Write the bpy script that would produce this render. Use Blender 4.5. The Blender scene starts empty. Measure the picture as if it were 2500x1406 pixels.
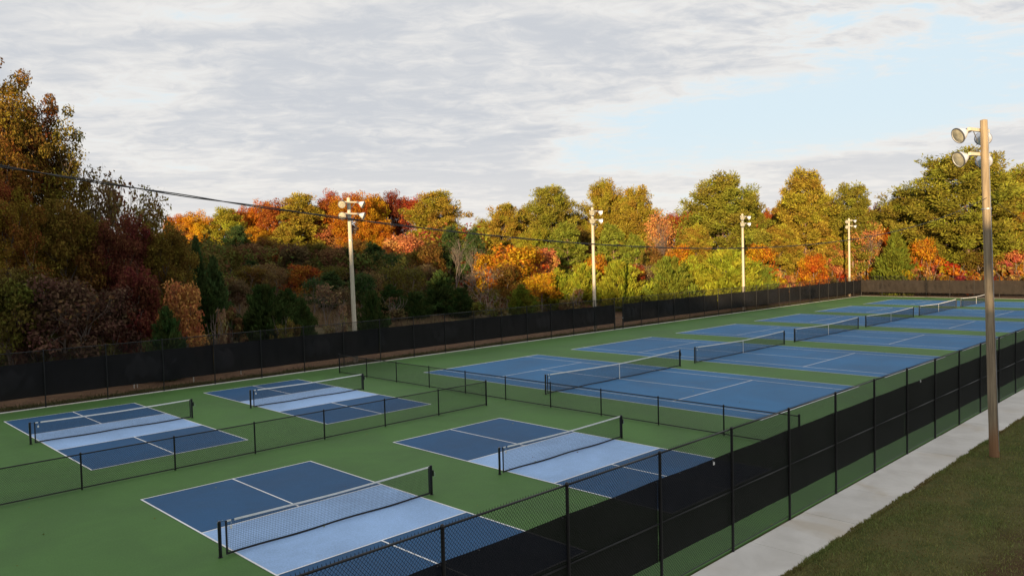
import bpy, bmesh, math, random
import numpy as np
from mathutils import Vector, Matrix
R_ = math.radians
random.seed(7)
scn = bpy.context.scene
col = scn.collection

# ------------------------------------------------------------------ camera
CAM = np.array([-8.776, -37.688, 7.456]); FPX = 1896.0; PW_, PH_ = 2500, 1406
YAW, PITCH, ROLL = R_(45.245), R_(-2.335), R_(-1.418)
_f = np.array([math.cos(PITCH)*math.cos(YAW), math.cos(PITCH)*math.sin(YAW), math.sin(PITCH)])
_r = np.array([math.sin(YAW), -math.cos(YAW), 0.0]); _u = np.cross(_r, _f)
_c, _s = math.cos(ROLL), math.sin(ROLL)
_r, _u = _c*_r+_s*_u, -_s*_r+_c*_u
cd = bpy.data.cameras.new('camera'); cam = bpy.data.objects.new('camera', cd); col.objects.link(cam)
M = Matrix.Identity(4)
for i in range(3):
    M[i][0] = _r[i]; M[i][1] = _u[i]; M[i][2] = -_f[i]; M[i][3] = CAM[i]
cam.matrix_world = M
cd.sensor_width = 36; cd.lens = 36*FPX/PW_; cd.clip_start = .1; cd.clip_end = 9000
scn.camera = cam
scn.render.resolution_x = 1024; scn.render.resolution_y = 575

# ------------------------------------------------------------------ sun and sky
SUN_AZ, SUN_EL = 28.0, 6.6            # direction the light travels (from +X towards +Y), height of the sun
ta, te = R_(SUN_AZ), R_(SUN_EL)
ld = bpy.data.lights.new('sun', 'SUN'); ld.energy = 5.0; ld.angle = R_(.5); ld.color = (1, .74, .43)
lo = bpy.data.objects.new('sun', ld); col.objects.link(lo)
lo.rotation_euler = Vector((math.cos(ta)*math.cos(te), math.sin(ta)*math.cos(te), -math.sin(te))).to_track_quat('-Z', 'Y').to_euler()
lo.location = (-60, -50, 60)
w = bpy.data.worlds.new('World'); scn.world = w; w.use_nodes = True
nt = w.node_tree; N = nt.nodes; L = nt.links; N.clear()
def wn(t, **k):
    n = N.new(t)
    for a, b in k.items(): setattr(n, a, b)
    return n
def wm(op, a, b=None, clamp=False):
    n = N.new('ShaderNodeMath'); n.operation = op; n.use_clamp = clamp
    for i, x in enumerate((a, b)):
        if x is None: continue
        if isinstance(x, (int, float)): n.inputs[i].default_value = x
        else: L.new(x, n.inputs[i])
    return n.outputs[0]
def wmap(x, a, b, c=0, d=1, smooth=True):
    n = N.new('ShaderNodeMapRange'); n.interpolation_type = 'SMOOTHSTEP' if smooth else 'LINEAR'
    L.new(x, n.inputs[0])
    for i, q in enumerate((a, b, c, d)): n.inputs[i+1].default_value = q
    return n.outputs[0]
def wmix(f, a, b):
    n = N.new('ShaderNodeMix'); n.data_type = 'RGBA'
    if isinstance(f, (int, float)): n.inputs[0].default_value = f
    else: L.new(f, n.inputs[0])
    for i, x in ((6, a), (7, b)):
        if isinstance(x, tuple): n.inputs[i].default_value = x
        else: L.new(x, n.inputs[i])
    return n.outputs[2]
sky = wn('ShaderNodeTexSky', sky_type='NISHITA'); sky.sun_disc = False
sky.sun_elevation = te; sky.sun_rotation = R_(90-(SUN_AZ+180)); sky.altitude = 200; sky.air_density = 1; sky.dust_density = 1.5; sky.ozone_density = 1.5
tc = wn('ShaderNodeTexCoord')
rot = wn('ShaderNodeVectorRotate', rotation_type='Z_AXIS'); rot.inputs['Angle'].default_value = R_(90)-YAW
L.new(tc.outputs['Generated'], rot.inputs['Vector'])
sp = wn('ShaderNodeSeparateXYZ'); L.new(rot.outputs[0], sp.inputs[0])
zz = wm('MAXIMUM', sp.outputs[2], 0.0)
den = wm('ADD', zz, .10)
pa = wm('DIVIDE', sp.outputs[0], den)       # to the right of the view axis
pb = wm('DIVIDE', sp.outputs[1], den)       # away from the camera
cb = wn('ShaderNodeCombineXYZ'); L.new(pa, cb.inputs[0]); L.new(pb, cb.inputs[1])
def wnoise(scale, detail, rough, sx=1, sy=1, off=(0, 0, 0), dist=0, rz=0):
    mp = wn('ShaderNodeMapping'); mp.inputs['Scale'].default_value = (sx, sy, 1); mp.inputs['Location'].default_value = off
    mp.inputs['Rotation'].default_value = (0, 0, R_(rz))
    L.new(cb.outputs[0], mp.inputs[0])
    n = wn('ShaderNodeTexNoise'); n.inputs['Scale'].default_value = scale; n.inputs['Detail'].default_value = detail
    n.inputs['Roughness'].default_value = rough; n.inputs['Distortion'].default_value = dist
    L.new(mp.outputs[0], n.inputs['Vector']); return n.outputs[0]
n_big = wnoise(.55, 3, .5, 1, .8, (3.1, 1.7, 0))
n_mid = wnoise(1.3, 5, .55, .85, 1.3, (0, 4, 0), .6, 24)
n_fine = wnoise(6.0, 7, .64, 1.0, 1.25, (7, 2, 0), .7, -28)
# the clear patch: a hole in the cloud sheet
ea = wm('DIVIDE', wm('SUBTRACT', pa, 1.35), 1.3)
ebx = wm('ADD', wm('SUBTRACT', pb, 3.75), wm('MULTIPLY', wm('SUBTRACT', pa, 1.35), .42))
eb = wm('DIVIDE', ebx, .95)
el = wm('SQRT', wm('ADD', wm('MULTIPLY', ea, ea), wm('MULTIPLY', eb, eb)))
hole = wmap(el, .35, 1.25, 1, 0)
upr = wm('MULTIPLY', wmap(pa, .1, .9), wmap(pb, 3.3, 2.6))      # broken small clouds higher up
d = wm('ADD', .30, wm('MULTIPLY', wm('SUBTRACT', n_big, .5), .5))
d = wm('ADD', d, wm('MULTIPLY', wm('SUBTRACT', n_mid, .5), .8))
d = wm('ADD', d, wm('MULTIPLY', wm('SUBTRACT', n_fine, .5), .55))
d = wm('SUBTRACT', d, wm('MULTIPLY', hole, .42))
n_puff = wnoise(3.6, 7, .62, .75, 1.25, (2, 5, 0), .5, -24)
d = wm('SUBTRACT', d, wm('MULTIPLY', upr, .20))
d = wm('ADD', d, wm('MULTIPLY', upr, wm('MULTIPLY', wm('SUBTRACT', n_puff, .5), 1.3)))
alpha = wmap(d, -.07, .20)
thick = wmap(d, .08, .42)
streak = wmap(wnoise(1.1, 6, .6, .45, 2.3, (1, 9, 0), .5, 8), .5, .78)
WS = .12
def cc(r, g, b): return (r/WS, g/WS, b/WS, 1)
cloud = wmix(thick, cc(.475, .466, .452), cc(.338, .352, .376))
cloud = wmix(wm('MULTIPLY', streak, .22), cloud, cc(.49, .48, .465))
blue = wmix(.92, sky.outputs[0], cc(.398, .468, .512))
base = wmix(alpha, blue, cloud)
haze_f = wmap(sp.outputs[2], .0, .17, 1, 0)
base = wmix(wm('MULTIPLY', haze_f, .60), base, cc(.52, .492, .455))
bg = wn('ShaderNodeBackground'); bg.inputs[1].default_value = WS
L.new(base, bg.inputs[0])
out = wn('ShaderNodeOutputWorld'); L.new(bg.outputs[0], out.inputs[0])
scn.view_settings.view_transform = 'Standard'; scn.view_settings.look = 'None'
scn.view_settings.exposure = 0.86; scn.view_settings.gamma = 1.0; scn.view_settings.use_curve_mapping = False

# ------------------------------------------------------------------ helpers
def ray(u, v):
    return _f + _r*(u-PW_/2)/FPX + _u*(PH_/2-v)/FPX
def smooth(x, a, b):
    t = np.clip((np.asarray(x, float)-a)/(b-a), 0, 1); return t*t*(3-2*t)
def gz(x, y):
    return .45*smooth(y, 12, 26) + 3.0*smooth(y, 24, 90) + 3.0*smooth(y, 80, 190) + 1.2*smooth(x, 118, 180)*(1-smooth(y, 10, 40)) - .04
def place(u, D):
    "ground point seen in the column u (taken at the horizon) at the depth D along the view axis"
    d = ray(u, 625-(u-1256)*.0247); p = CAM + d*D
    return p[0], p[1]
def zat(u, v, D):
    return (CAM + ray(u, v)*D)[2]

def tag(o, label=None, cat=None, group=None, kind=None):
    if label: o['label'] = label
    if cat: o['category'] = cat
    if group: o['group'] = group
    if kind: o['kind'] = kind
    return o
def empty(name, loc=(0, 0, 0), rz=0):
    o = bpy.data.objects.new(name, None); o.empty_display_size = .2; col.objects.link(o); o.location = loc; o.rotation_euler = (0, 0, rz); return o
def link(name, me, parent=None):
    o = bpy.data.objects.new(name, me); col.objects.link(o)
    if parent: o.parent = parent
    return o
def copy_tree(o, parent=None):
    c = o.copy(); col.objects.link(c); c.parent = parent
    for ch in list(o.children): copy_tree(ch, c)
    return c
class MB:
    def __init__(s): s.v = []; s.f = []
    def box(s, x0, x1, y0, y1, z0, z1):
        n = len(s.v)
        s.v += [(x0,y0,z0),(x1,y0,z0),(x1,y1,z0),(x0,y1,z0),(x0,y0,z1),(x1,y0,z1),(x1,y1,z1),(x0,y1,z1)]
        s.f += [tuple(n+i for i in q) for q in ((3,2,1,0),(4,5,6,7),(0,1,5,4),(1,2,6,5),(2,3,7,6),(3,0,4,7))]; return s
    def cbox(s, x0, x1, y0, y1, z0, z1, b):
        "box with chamfered vertical and top edges"
        n = len(s.v)
        ring = lambda k, z: [(x0+k+b,y0+k,z),(x1-k-b,y0+k,z),(x1-k,y0+k+b,z),(x1-k,y1-k-b,z),(x1-k-b,y1-k,z),(x0+k+b,y1-k,z),(x0+k,y1-k-b,z),(x0+k,y0+k+b,z)]
        s.v += ring(0, z0)+ring(0, z1-b)+ring(b, z1)
        for j in (0, 8):
            for i in range(8): s.f.append((n+j+i, n+j+(i+1)%8, n+j+8+(i+1)%8, n+j+8+i))
        s.f.append(tuple(n+16+i for i in range(8))); s.f.append(tuple(n+7-i for i in range(8))); return s
    def tube(s, pts, rad, n=8, cap=True):
        pts = [np.asarray(p, float) for p in pts]; b = len(s.v); m = len(pts)
        if not hasattr(rad, '__len__'): rad = [rad]*m
        ref = np.array([.123, .31, .94]); 
        t0 = pts[-1]-pts[0]
        if abs(t0[2]) > .9*np.linalg.norm(t0): ref = np.array([1., 0, 0])
        for i, p in enumerate(pts):
            t = pts[min(i+1, m-1)]-pts[max(i-1, 0)]; t = t/(np.linalg.norm(t)+1e-9)
            a = np.cross(t, ref); a /= np.linalg.norm(a)+1e-9; c = np.cross(t, a)
            for k in range(n):
                g = 2*math.pi*k/n; s.v.append(tuple(p+rad[i]*(a*math.cos(g)+c*math.sin(g))))
        for i in range(m-1):
            for k in range(n):
                s.f.append((b+i*n+k, b+i*n+(k+1)%n, b+(i+1)*n+(k+1)%n, b+(i+1)*n+k))
        if cap:
            s.f.append(tuple(b+k for k in range(n-1, -1, -1))); s.f.append(tuple(b+(m-1)*n+k for k in range(n)))
        return s
    def lathe(s, prof, n=16):
        b = len(s.v)
        for r, z in prof:
            for k in range(n):
                g = 2*math.pi*k/n; s.v.append((r*math.cos(g), r*math.sin(g), z))
        for i in range(len(prof)-1):
            for k in range(n): s.f.append((b+i*n+k, b+i*n+(k+1)%n, b+(i+1)*n+(k+1)%n, b+(i+1)*n+k))
        return s
    def mesh(s, name, mat, smooth=False):
        me = bpy.data.meshes.new(name); me.from_pydata(s.v, [], s.f); me.materials.append(mat)
        if smooth: me.shade_smooth()
        me.update(); return me
    def build(s, name, mat, parent=None, smooth=False):
        return link(name, s.mesh(name, mat, smooth), parent)
def np_mesh(name, V, F, mat, tint=None, smooth=False):
    "V (n,3), F (m,k) -> mesh; tint (m,3) per face"
    V = np.asarray(V, np.float32); F = np.asarray(F, np.int32); k = F.shape[1]
    me = bpy.data.meshes.new(name); me.vertices.add(len(V)); me.vertices.foreach_set('co', V.ravel())
    me.loops.add(F.size); me.loops.foreach_set('vertex_index', F.ravel())
    me.polygons.add(len(F)); me.polygons.foreach_set('loop_start', np.arange(0, F.size, k, dtype=np.int32))
    if tint is not None:
        a = me.attributes.new('tint', 'FLOAT_VECTOR', 'FACE'); a.data.foreach_set('vector', np.asarray(tint, np.float32).ravel())
    me.materials.append(mat); me.update(calc_edges=True); me.validate()
    if smooth: me.shade_smooth()
    return me

# ------------------------------------------------------------------ materials
def newmat(name):
    m = bpy.data.materials.new(name); m.use_nodes = True; t = m.node_tree; t.nodes.clear()
    o = t.nodes.new('ShaderNodeOutputMaterial'); return m, t, o
class G:
    "small node helper"
    def __init__(s, t): s.t = t
    def n(s, ty, **k):
        n = s.t.nodes.new(ty)
        for a, b in k.items(): setattr(n, a, b)
        return n
    def l(s, a, b): s.t.links.new(a, b)
    def val(s, sock, x):
        if hasattr(x, 'is_linked') or hasattr(x, 'links'): s.l(x, sock)
        else: sock.default_value = x
    def math(s, op, a, b=0., clamp=False):
        n = s.n('ShaderNodeMath', operation=op); n.use_clamp = clamp; s.val(n.inputs[0], a); s.val(n.inputs[1], b); return n.outputs[0]
    def map(s, x, a, b, c=0., d=1.):
        n = s.n('ShaderNodeMapRange', interpolation_type='SMOOTHSTEP'); s.l(x, n.inputs[0])
        for i, q in enumerate((a, b, c, d)): n.inputs[i+1].default_value = q
        return n.outputs[0]
    def mix(s, f, a, b, bt='MIX'):
        n = s.n('ShaderNodeMix', data_type='RGBA', blend_type=bt); s.val(n.inputs[0], f)
        for i, x in ((6, a), (7, b)):
            if isinstance(x, tuple): n.inputs[i].default_value = x if len(x) == 4 else (*x, 1)
            else: s.l(x, n.inputs[i])
        return n.outputs[2]
    def noise(s, vec, scale, detail=4, rough=.55, dist=0., sc=None):
        if sc:
            m = s.n('ShaderNodeMapping'); m.inputs['Scale'].default_value = sc; s.l(vec, m.inputs[0]); vec = m.outputs[0]
        n = s.n('ShaderNodeTexNoise'); n.inputs['Scale'].default_value = scale; n.inputs['Detail'].default_value = detail
        n.inputs['Roughness'].default_value = rough; n.inputs['Distortion'].default_value = dist; s.l(vec, n.inputs['Vector']); return n.outputs[0]
    def bump(s, h, strength, dist):
        n = s.n('ShaderNodeBump'); n.inputs['Strength'].default_value = strength; n.inputs['Distance'].default_value = dist; s.l(h, n.inputs['Height']); return n.outputs[0]
    def pos(s): return s.n('ShaderNodeNewGeometry').outputs['Position']
    def obj(s): return s.n('ShaderNodeTexCoord').outputs['Object']
def principled(g, out, color, rough=.6, metal=0., spec=.5, normal=None):
    p = g.n('ShaderNodeBsdfPrincipled')
    if isinstance(color, tuple): p.inputs['Base Color'].default_value = (*color[:3], 1)
    else: g.l(color, p.inputs['Base Color'])
    g.val(p.inputs['Roughness'], rough); p.inputs['Metallic'].default_value = metal; p.inputs['Specular IOR Level'].default_value = spec
    if normal is not None: g.l(normal, p.inputs['Normal'])
    g.l(p.outputs[0], out.inputs[0]); return p
def mul(c, k): return tuple(x*k for x in c)
def m_plain(name, c, rough=.5, metal=0., spec=.5, var=.12, scale=6.):
    m, t, o = newmat(name); g = G(t); n = g.noise(g.pos(), scale, 5)
    cm = g.mix(g.map(n, .3, .7), mul(c, 1-var), mul(c, 1+var)); principled(g, o, cm, rough, metal, spec); return m
def m_paint(name, c, dirt=(.16, .15, .13), dust=.22):
    "acrylic sport paint over asphalt: grit, roller patches, faint puddle rings and dust"
    m, t, o = newmat(name); g = G(t); p = g.pos()
    grit = g.noise(p, 90, 2, .6); big = g.noise(p, .22, 4, .6, .6); mid = g.noise(p, 1.7, 5, .6, .3)
    stre = g.noise(p, 1.2, 5, .6, .2, (.25, 3., 1))
    c1 = g.mix(g.map(big, .3, .72), mul(c, .82), mul(c, 1.15))
    gr2 = g.noise(p, 22, 3, .7); c1 = g.mix(g.map(gr2, .3, .7), g.mix(.13, c1, (0., 0., 0.)), g.mix(.10, c1, mul(c, 2.)))
    c1 = g.mix(g.math('MULTIPLY', g.map(mid, .45, .8), .22), c1, mul(c, 1.35))
    c1 = g.mix(g.math('MULTIPLY', g.map(stre, .52, .75), .16), c1, mul(c, .72))
    c1 = g.mix(g.math('MULTIPLY', g.map(grit, .35, .75), .3), c1, mul(c, .62))
    st = g.noise(p, .9, 6, .7, 1.2)
    c1 = g.mix(g.math('MULTIPLY', g.map(st, .62, .8), dust), c1, dirt)
    rg = g.math('ADD', .62, g.math('MULTIPLY', big, .2))
    principled(g, o, c1, rg, 0, .3, g.bump(grit, .35, .004)); return m
def m_foliage(name, rough=.55, trans=.3, hue=.07):
    "leaf colour comes from the object, jittered per clump and per leaf"
    m, t, o = newmat(name); g = G(t)
    oi = g.n('ShaderNodeObjectInfo'); at = g.n('ShaderNodeAttribute', attribute_name='tint')
    sx = g.n('ShaderNodeSeparateXYZ'); g.l(at.outputs['Vector'], sx.inputs[0])
    hs = g.n('ShaderNodeHueSaturation')
    h = g.math('ADD', .5, g.math('MULTIPLY', g.math('SUBTRACT', sx.outputs[0], .36), g.math('MULTIPLY', oi.outputs['Alpha'], .22)))
    h = g.math('ADD', h, g.math('MULTIPLY', g.math('SUBTRACT', sx.outputs[1], .5), hue*.6))
    g.l(h, hs.inputs['Hue'])
    v = g.math('MULTIPLY', g.math('ADD', .62, g.math('MULTIPLY', sx.outputs[1], .7)), g.math('ADD', .75, g.math('MULTIPLY', sx.outputs[2], .5)))
    g.l(v, hs.inputs['Value']); hs.inputs['Saturation'].default_value = 1.0
    g.l(oi.outputs['Color'], hs.inputs['Color'])
    di = g.n('ShaderNodeBsdfDiffuse'); tr = g.n('ShaderNodeBsdfTranslucent'); mx = g.n('ShaderNodeMixShader'); mx.inputs[0].default_value = trans
    g.l(hs.outputs[0], di.inputs[0]); g.l(hs.outputs[0], tr.inputs[0]); g.l(di.outputs[0], mx.inputs[1]); g.l(tr.outputs[0], mx.inputs[2])
    g.l(mx.outputs[0], o.inputs[0]); return m
def m_wood(name, c, c2, base=None):
    m, t, o = newmat(name); g = G(t); p = g.obj()
    gr = g.noise(p, 14, 6, .65, .4, (1, 1, .035)); kn = g.noise(p, 2.2, 4, .6, .5, (1, 1, .35)); cr = g.noise(p, 30, 4, .7, .2, (1, 1, .02))
    cm = g.mix(g.map(gr, .3, .7), c, c2); cm = g.mix(g.math('MULTIPLY', g.map(kn, .55, .8), .5), cm, mul(c, .55))
    cm = g.mix(g.math('MULTIPLY', g.map(cr, .58, .7), .7), cm, mul(c, .3))
    if base:
        s = g.n('ShaderNodeSeparateXYZ'); g.l(p, s.inputs[0])
        zz = g.math('ADD', s.outputs[2], g.math('MULTIPLY', kn, .8))
        cm = g.mix(g.map(zz, .7, 1.9, .75, 0.), cm, base)
    principled(g, o, cm, .85, 0, .2, g.bump(gr, .5, .01)); return m
def m_screen(name, c, thru):
    "open-weave windscreen cloth: a little of what lies behind shows through"
    m, t, o = newmat(name); g = G(t); p = g.pos()
    n = g.noise(p, 1.3, 5, .6, .4); wv = g.noise(p, 120, 2, .5)
    cm = g.mix(g.map(n, .3, .75), mul(c, .8), mul(c, 1.3)); cm = g.mix(g.math('MULTIPLY', wv, .5), cm, mul(c, .5))
    pr = g.n('ShaderNodeBsdfPrincipled'); g.l(cm, pr.inputs['Base Color']); pr.inputs['Roughness'].default_value = .8; pr.inputs['Specular IOR Level'].default_value = .25
    tp = g.n('ShaderNodeBsdfTransparent'); mx = g.n('ShaderNodeMixShader'); mx.inputs[0].default_value = thru
    g.l(pr.outputs[0], mx.inputs[1]); g.l(tp.outputs[0], mx.inputs[2]); g.l(mx.outputs[0], o.inputs[0]); return m
def m_concrete():
    m, t, o = newmat('concrete'); g = G(t); p = g.pos()
    oi = g.n('ShaderNodeObjectInfo')
    a = g.noise(p, .8, 5, .6, .4); b = g.noise(p, 40, 3, .6); c = g.noise(p, .35, 4, .6, .8)
    cm = g.mix(g.map(a, .3, .7), (.61, .572, .522), (.72, .682, .632))
    cm = g.mix(g.math('MULTIPLY', g.map(c, .5, .72), .55), cm, (.50, .40, .27))
    cm = g.mix(g.math('MULTIPLY', g.map(b, .5, .8), .25), cm, (.36, .34, .32))
    cm = g.mix(g.math('MULTIPLY', oi.outputs['Random'], .18), cm, (.46, .45, .43))
    principled(g, o, cm, .85, 0, .25, g.bump(b, .3, .004)); return m
def m_ground():
    m, t, o = newmat('ground_soil_and_grass'); g = G(t); p = g.pos()
    s = g.n('ShaderNodeSeparateXYZ'); g.l(p, s.inputs[0]); x, y = s.outputs[0], s.outputs[1]
    a = g.noise(p, .18, 5, .6, .6); b = g.noise(p, 1.1, 6, .65, .5); c = g.noise(p, 9, 4, .7)
    grass = g.mix(g.map(b, .3, .7), (.045, .05, .016), (.105, .085, .035))
    grass = g.mix(g.math('MULTIPLY', g.map(a, .45, .7), .6), grass, (.13, .085, .045))
    grass = g.mix(g.math('MULTIPLY', g.map(c, .4, .75), .5), grass, (.03, .035, .012))
    dirt = g.mix(g.map(b, .3, .7), (.125, .068, .042), (.20, .115, .068))
    dirt = g.mix(g.math('MULTIPLY', g.map(c, .45, .75), .4), dirt, (.10, .05, .03))
    yw = g.math('ADD', y, g.math('MULTIPLY', g.math('SUBTRACT', b, .5), 2.2))
    # bare red soil beyond the back fence, a grassy lip in front of it, straw field farther off
    bank = g.math('MULTIPLY', g.map(yw, 11.0, 11.6), g.map(yw, 14.2, 16.5, 1., 0.))
    xw = g.math('ADD', x, g.math('MULTIPLY', g.math('SUBTRACT', b, .5), 6.))
    bank2 = g.math('MULTIPLY', g.math('MULTIPLY', g.map(yw, 10.5, 12.), g.map(yw, 20., 28., 1., 0.)), g.map(xw, 30., 60.))
    far = g.math('MULTIPLY', g.map(xw, 110., 114.), g.map(y, 12., 8., 0., 1.))
    dm = g.math('MAXIMUM', g.math('MAXIMUM', bank, bank2), far)
    pat = g.math('MULTIPLY', g.map(b, .56, .66), .35)
    cm = g.mix(g.math('MAXIMUM', g.math('MULTIPLY', dm, .9), pat), grass, dirt)
    straw = g.mix(g.map(c, .3, .7), (.13, .085, .05), (.22, .145, .09))
    cm = g.mix(g.math('MULTIPLY', g.map(yw, 26., 40.), g.map(a, .3, .5, .4, .95)), cm, straw)
    # right-hand lawn: thin grass, reddish bare patch towards the corner
    lawn = g.map(y, -29.2, -29.6, 0., 1.)
    red = g.math('MULTIPLY', g.map(g.math('ADD', y, g.math('MULTIPLY', g.math('SUBTRACT', b, .5), 3.)), -31.8, -33.6, 0., 1.), .8)
    lg = g.mix(g.map(b, .3, .7), (.058, .075, .02), (.115, .105, .036)); lg = g.mix(red, lg, (.075, .032, .02))
    lg = g.mix(g.math('MULTIPLY', g.map(c, .5, .75), .5), lg, (.13, .10, .045))
    cm = g.mix(lawn, cm, lg)
    principled(g, o, cm, .95, 0, .1, g.bump(c, .8, .05)); return m
MAT = dict(
    green=m_paint('green_court_paint', (.072, .165, .038)), pblue=m_paint('dark_blue_court_paint', (.022, .090, .205)),
    tblue=m_paint('blue_court_paint', (.036, .148, .310)), kblue=m_paint('pale_blue_court_paint', (.315, .48, .755)),
    line=m_paint('white_line_paint', (.80, .80, .80), dust=.2),
    black=m_plain('black_powder_coat', (.010, .010, .011), .45, 0, .4), wire=m_plain('black_vinyl_wire', (.012, .012, .013), .5, 0, .3),
    cord=m_plain('black_net_cord', (.012, .012, .014), .7), band=m_plain('black_net_binding', (.013, .013, .016), .7),
    tape=m_plain('white_vinyl_tape', (.74, .73, .70), .5, 0, .4, .06), galv=m_plain('galvanised_steel', (.45, .45, .46), .4, .8),
    screen=m_screen('black_windscreen_cloth', (.010, .0085, .0095), .028), screen_lit=m_screen('sunlit_windscreen_cloth', (.027, .021, .0175), .05), screen3=m_screen('black_windscreen_cloth_outer', (.010, .0092, .0115), .025),  # far screen: sunlight put into the cloth colour as a lighter brown
    concrete=m_concrete(), ground=m_ground(),
    pole=m_wood('weathered_pole_wood', (.20, .15, .10), (.42, .335, .225), (.34, .16, .07)), pole_lit=m_wood('sunlit_pole_wood', (.42, .36, .27), (.58, .52, .41), (.36, .26, .18)), arm=m_wood('pale_timber', (.55, .48, .36), (.66, .60, .46)),  # back poles: paler copy of the wood, sunlight put into its colour
    alum=m_plain('spun_aluminium', (.80, .80, .81), .35, .45, .5, .05), inner=m_plain('reflector_inside', (.75, .72, .6), .35, .3, .5, .05),
    lens=m_plain('flood_lens_glass', (.40, .37, .28), .22, 0, .9, .25, 7), ballast=m_plain('ballast_housing', (.12, .12, .14), .5, .3),
    cable=m_plain('cable_sheath', (.016, .015, .014), .5), pvc=m_plain('white_pvc', (.7, .68, .62), .5),
    bark=m_wood('bark', (.09, .065, .05), (.16, .125, .10)), pbark=m_wood('pine_bark', (.17, .10, .07), (.30, .20, .15)), tbark=m_wood('pale_twig_bark', (.15, .115, .095), (.24, .19, .16)),
    leaf=m_foliage('broad_leaves', trans=.35), needle=m_foliage('pine_needles', trans=.18, hue=.05), spray=m_foliage('cedar_sprays', trans=.15, hue=.05),
    blade=m_foliage('grass_blades', trans=.3, hue=.06), litter=m_foliage('fallen_leaves', trans=.1, hue=.1),
)
# ------------------------------------------------------------------ ground
def axis(lo, hi, fine_lo, fine_hi, step):
    a = list(np.arange(fine_lo, fine_hi+.01, step)); k = step; x = fine_lo
    while x > lo: k *= 1.5; x -= k; a.insert(0, max(x, lo))
    k = step; x = fine_hi
    while x < hi: k *= 1.5; x += k; a.append(min(x, hi))
    return np.array(a)
gx = axis(-4000, 4000, -40, 200, 4.0); gy = axis(-4000, 4000, -60, 200, 4.0)
XX, YY = np.meshgrid(gx, gy); ZZ = gz(XX, YY)
rng = np.random.default_rng(3)
out_ = (YY > 30) | (XX > 122); ZZ = ZZ + out_*rng.normal(0, .12, XX.shape)
ny, nx = XX.shape
idx = np.arange(nx*ny).reshape(ny, nx)
Fg = np.stack([idx[:-1, :-1], idx[:-1, 1:], idx[1:, 1:], idx[1:, :-1]], -1).reshape(-1, 4)
o = link('ground', np_mesh('ground', np.stack([XX, YY, ZZ], -1).reshape(-1, 3), Fg, MAT['ground'], smooth=True))
tag(o, 'grass, red soil and straw-coloured field around the courts', 'ground', kind='structure')

XW, XE, YS, YN = -12.0, 113.75, -27.86, 9.28      # painted slab
o = MB().box(XW, XE, YS, YN, -.3, 0).build('court_pavement', MAT['green'])
tag(o, 'green painted pavement surrounding all the blue courts', 'pavement', kind='structure')
# pale concrete edging along the back and the far end
o = empty('concrete_edging', (XW, YN, 0)); tag(o, 'thin pale concrete strip along the foot of the back and far fences', 'edging', kind='structure')
x = XW; k = 0
while x < XE:
    x1 = min(x+6.1, XE)
    MB().box(x-XW+.006, x1-XW-.006, .003, .26, -.3, .012).build('edging_block', MAT['concrete'], o); x = x1
for k in range(6):
    y0 = YS-YN+k*6.2; MB().box(XE-XW+.003, XE-XW+.30, y0+.006, y0+6.2-.006, -.3, .012).build('edging_block', MAT['concrete'], o)
# sidewalk
sw = empty('sidewalk', (XW, -28.7, 0)); tag(sw, 'pale concrete sidewalk between the near tall fence and the lawn', 'sidewalk', kind='structure')
slab = MB().cbox(0, 3.04, -.80, .80, -.2, .0, .012).mesh('sidewalk_slab', MAT['concrete'])
for k in range(42):
    s_ = link('slab', slab, sw); s_.location = (k*3.05, random.uniform(-.006, .006), .0-.03+random.uniform(-.003, .003))

# ------------------------------------------------------------------ courts
def sheet(name, x0, x1, y0, y1, z, mat, parent=None):
    n = MB(); n.v = [(x0,y0,z),(x1,y0,z),(x1,y1,z),(x0,y1,z)]; n.f = [(0,1,2,3)]; return n.build(name, mat, parent)
PW, PL, TW, TL = 6.096, 13.411, 10.973, 23.774
def pickle_court(x0, yc, label):
    h = PL/2
    c = sheet('pickleball_court', 0, PW, -h, h, 0, MAT['pblue']); c.location = (x0, yc, .004)
    tag(c, label, 'court', 'pickleball courts', 'structure')
    sheet('kitchen_zone', .05, PW-.05, -2.134, 2.134, .004, MAT['kblue'], c)
    lw = .055
    for a in ((0, lw, -h, h), (PW-lw, PW, -h, h), (lw, PW-lw, -h, -h+lw), (lw, PW-lw, h-lw, h), (lw, PW-lw, -2.134-lw/2, -2.134+lw/2), (lw, PW-lw, 2.134-lw/2, 2.134+lw/2),
              (PW/2-lw/2, PW/2+lw/2, -h+lw, -2.134-lw/2), (PW/2-lw/2, PW/2+lw/2, 2.134+lw/2, h-lw)):
        sheet('court_line', *a, .008, MAT['line'], c)
def tennis_court(x0, yc, label):
    h = TL/2; a_ = 1.372
    c = sheet('tennis_court', 0, TW, -h, h, 0, MAT['tblue']); c.location = (x0, yc, .004)
    tag(c, label, 'court', 'tennis courts', 'structure')
    lw = .055
    for a in ((0, lw, -h, h), (TW-lw, TW, -h, h), (lw, TW-lw, -h, -h+.1), (lw, TW-lw, h-.1, h), (a_, a_+lw, -h+.1, h-.1), (TW-a_-lw, TW-a_, -h+.1, h-.1),
              (a_+lw, TW-a_-lw, -6.4-lw/2, -6.4+lw/2), (a_+lw, TW-a_-lw, 6.4-lw/2, 6.4+lw/2), (TW/2-lw/2, TW/2+lw/2, -6.4+lw/2, 6.4-lw/2),
              (TW/2-lw/2, TW/2+lw/2, -h+.1, -h+.2), (TW/2-lw/2, TW/2+lw/2, h-.2, h-.1)):
        sheet('court_line', *a, .006, MAT['line'], c)
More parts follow.
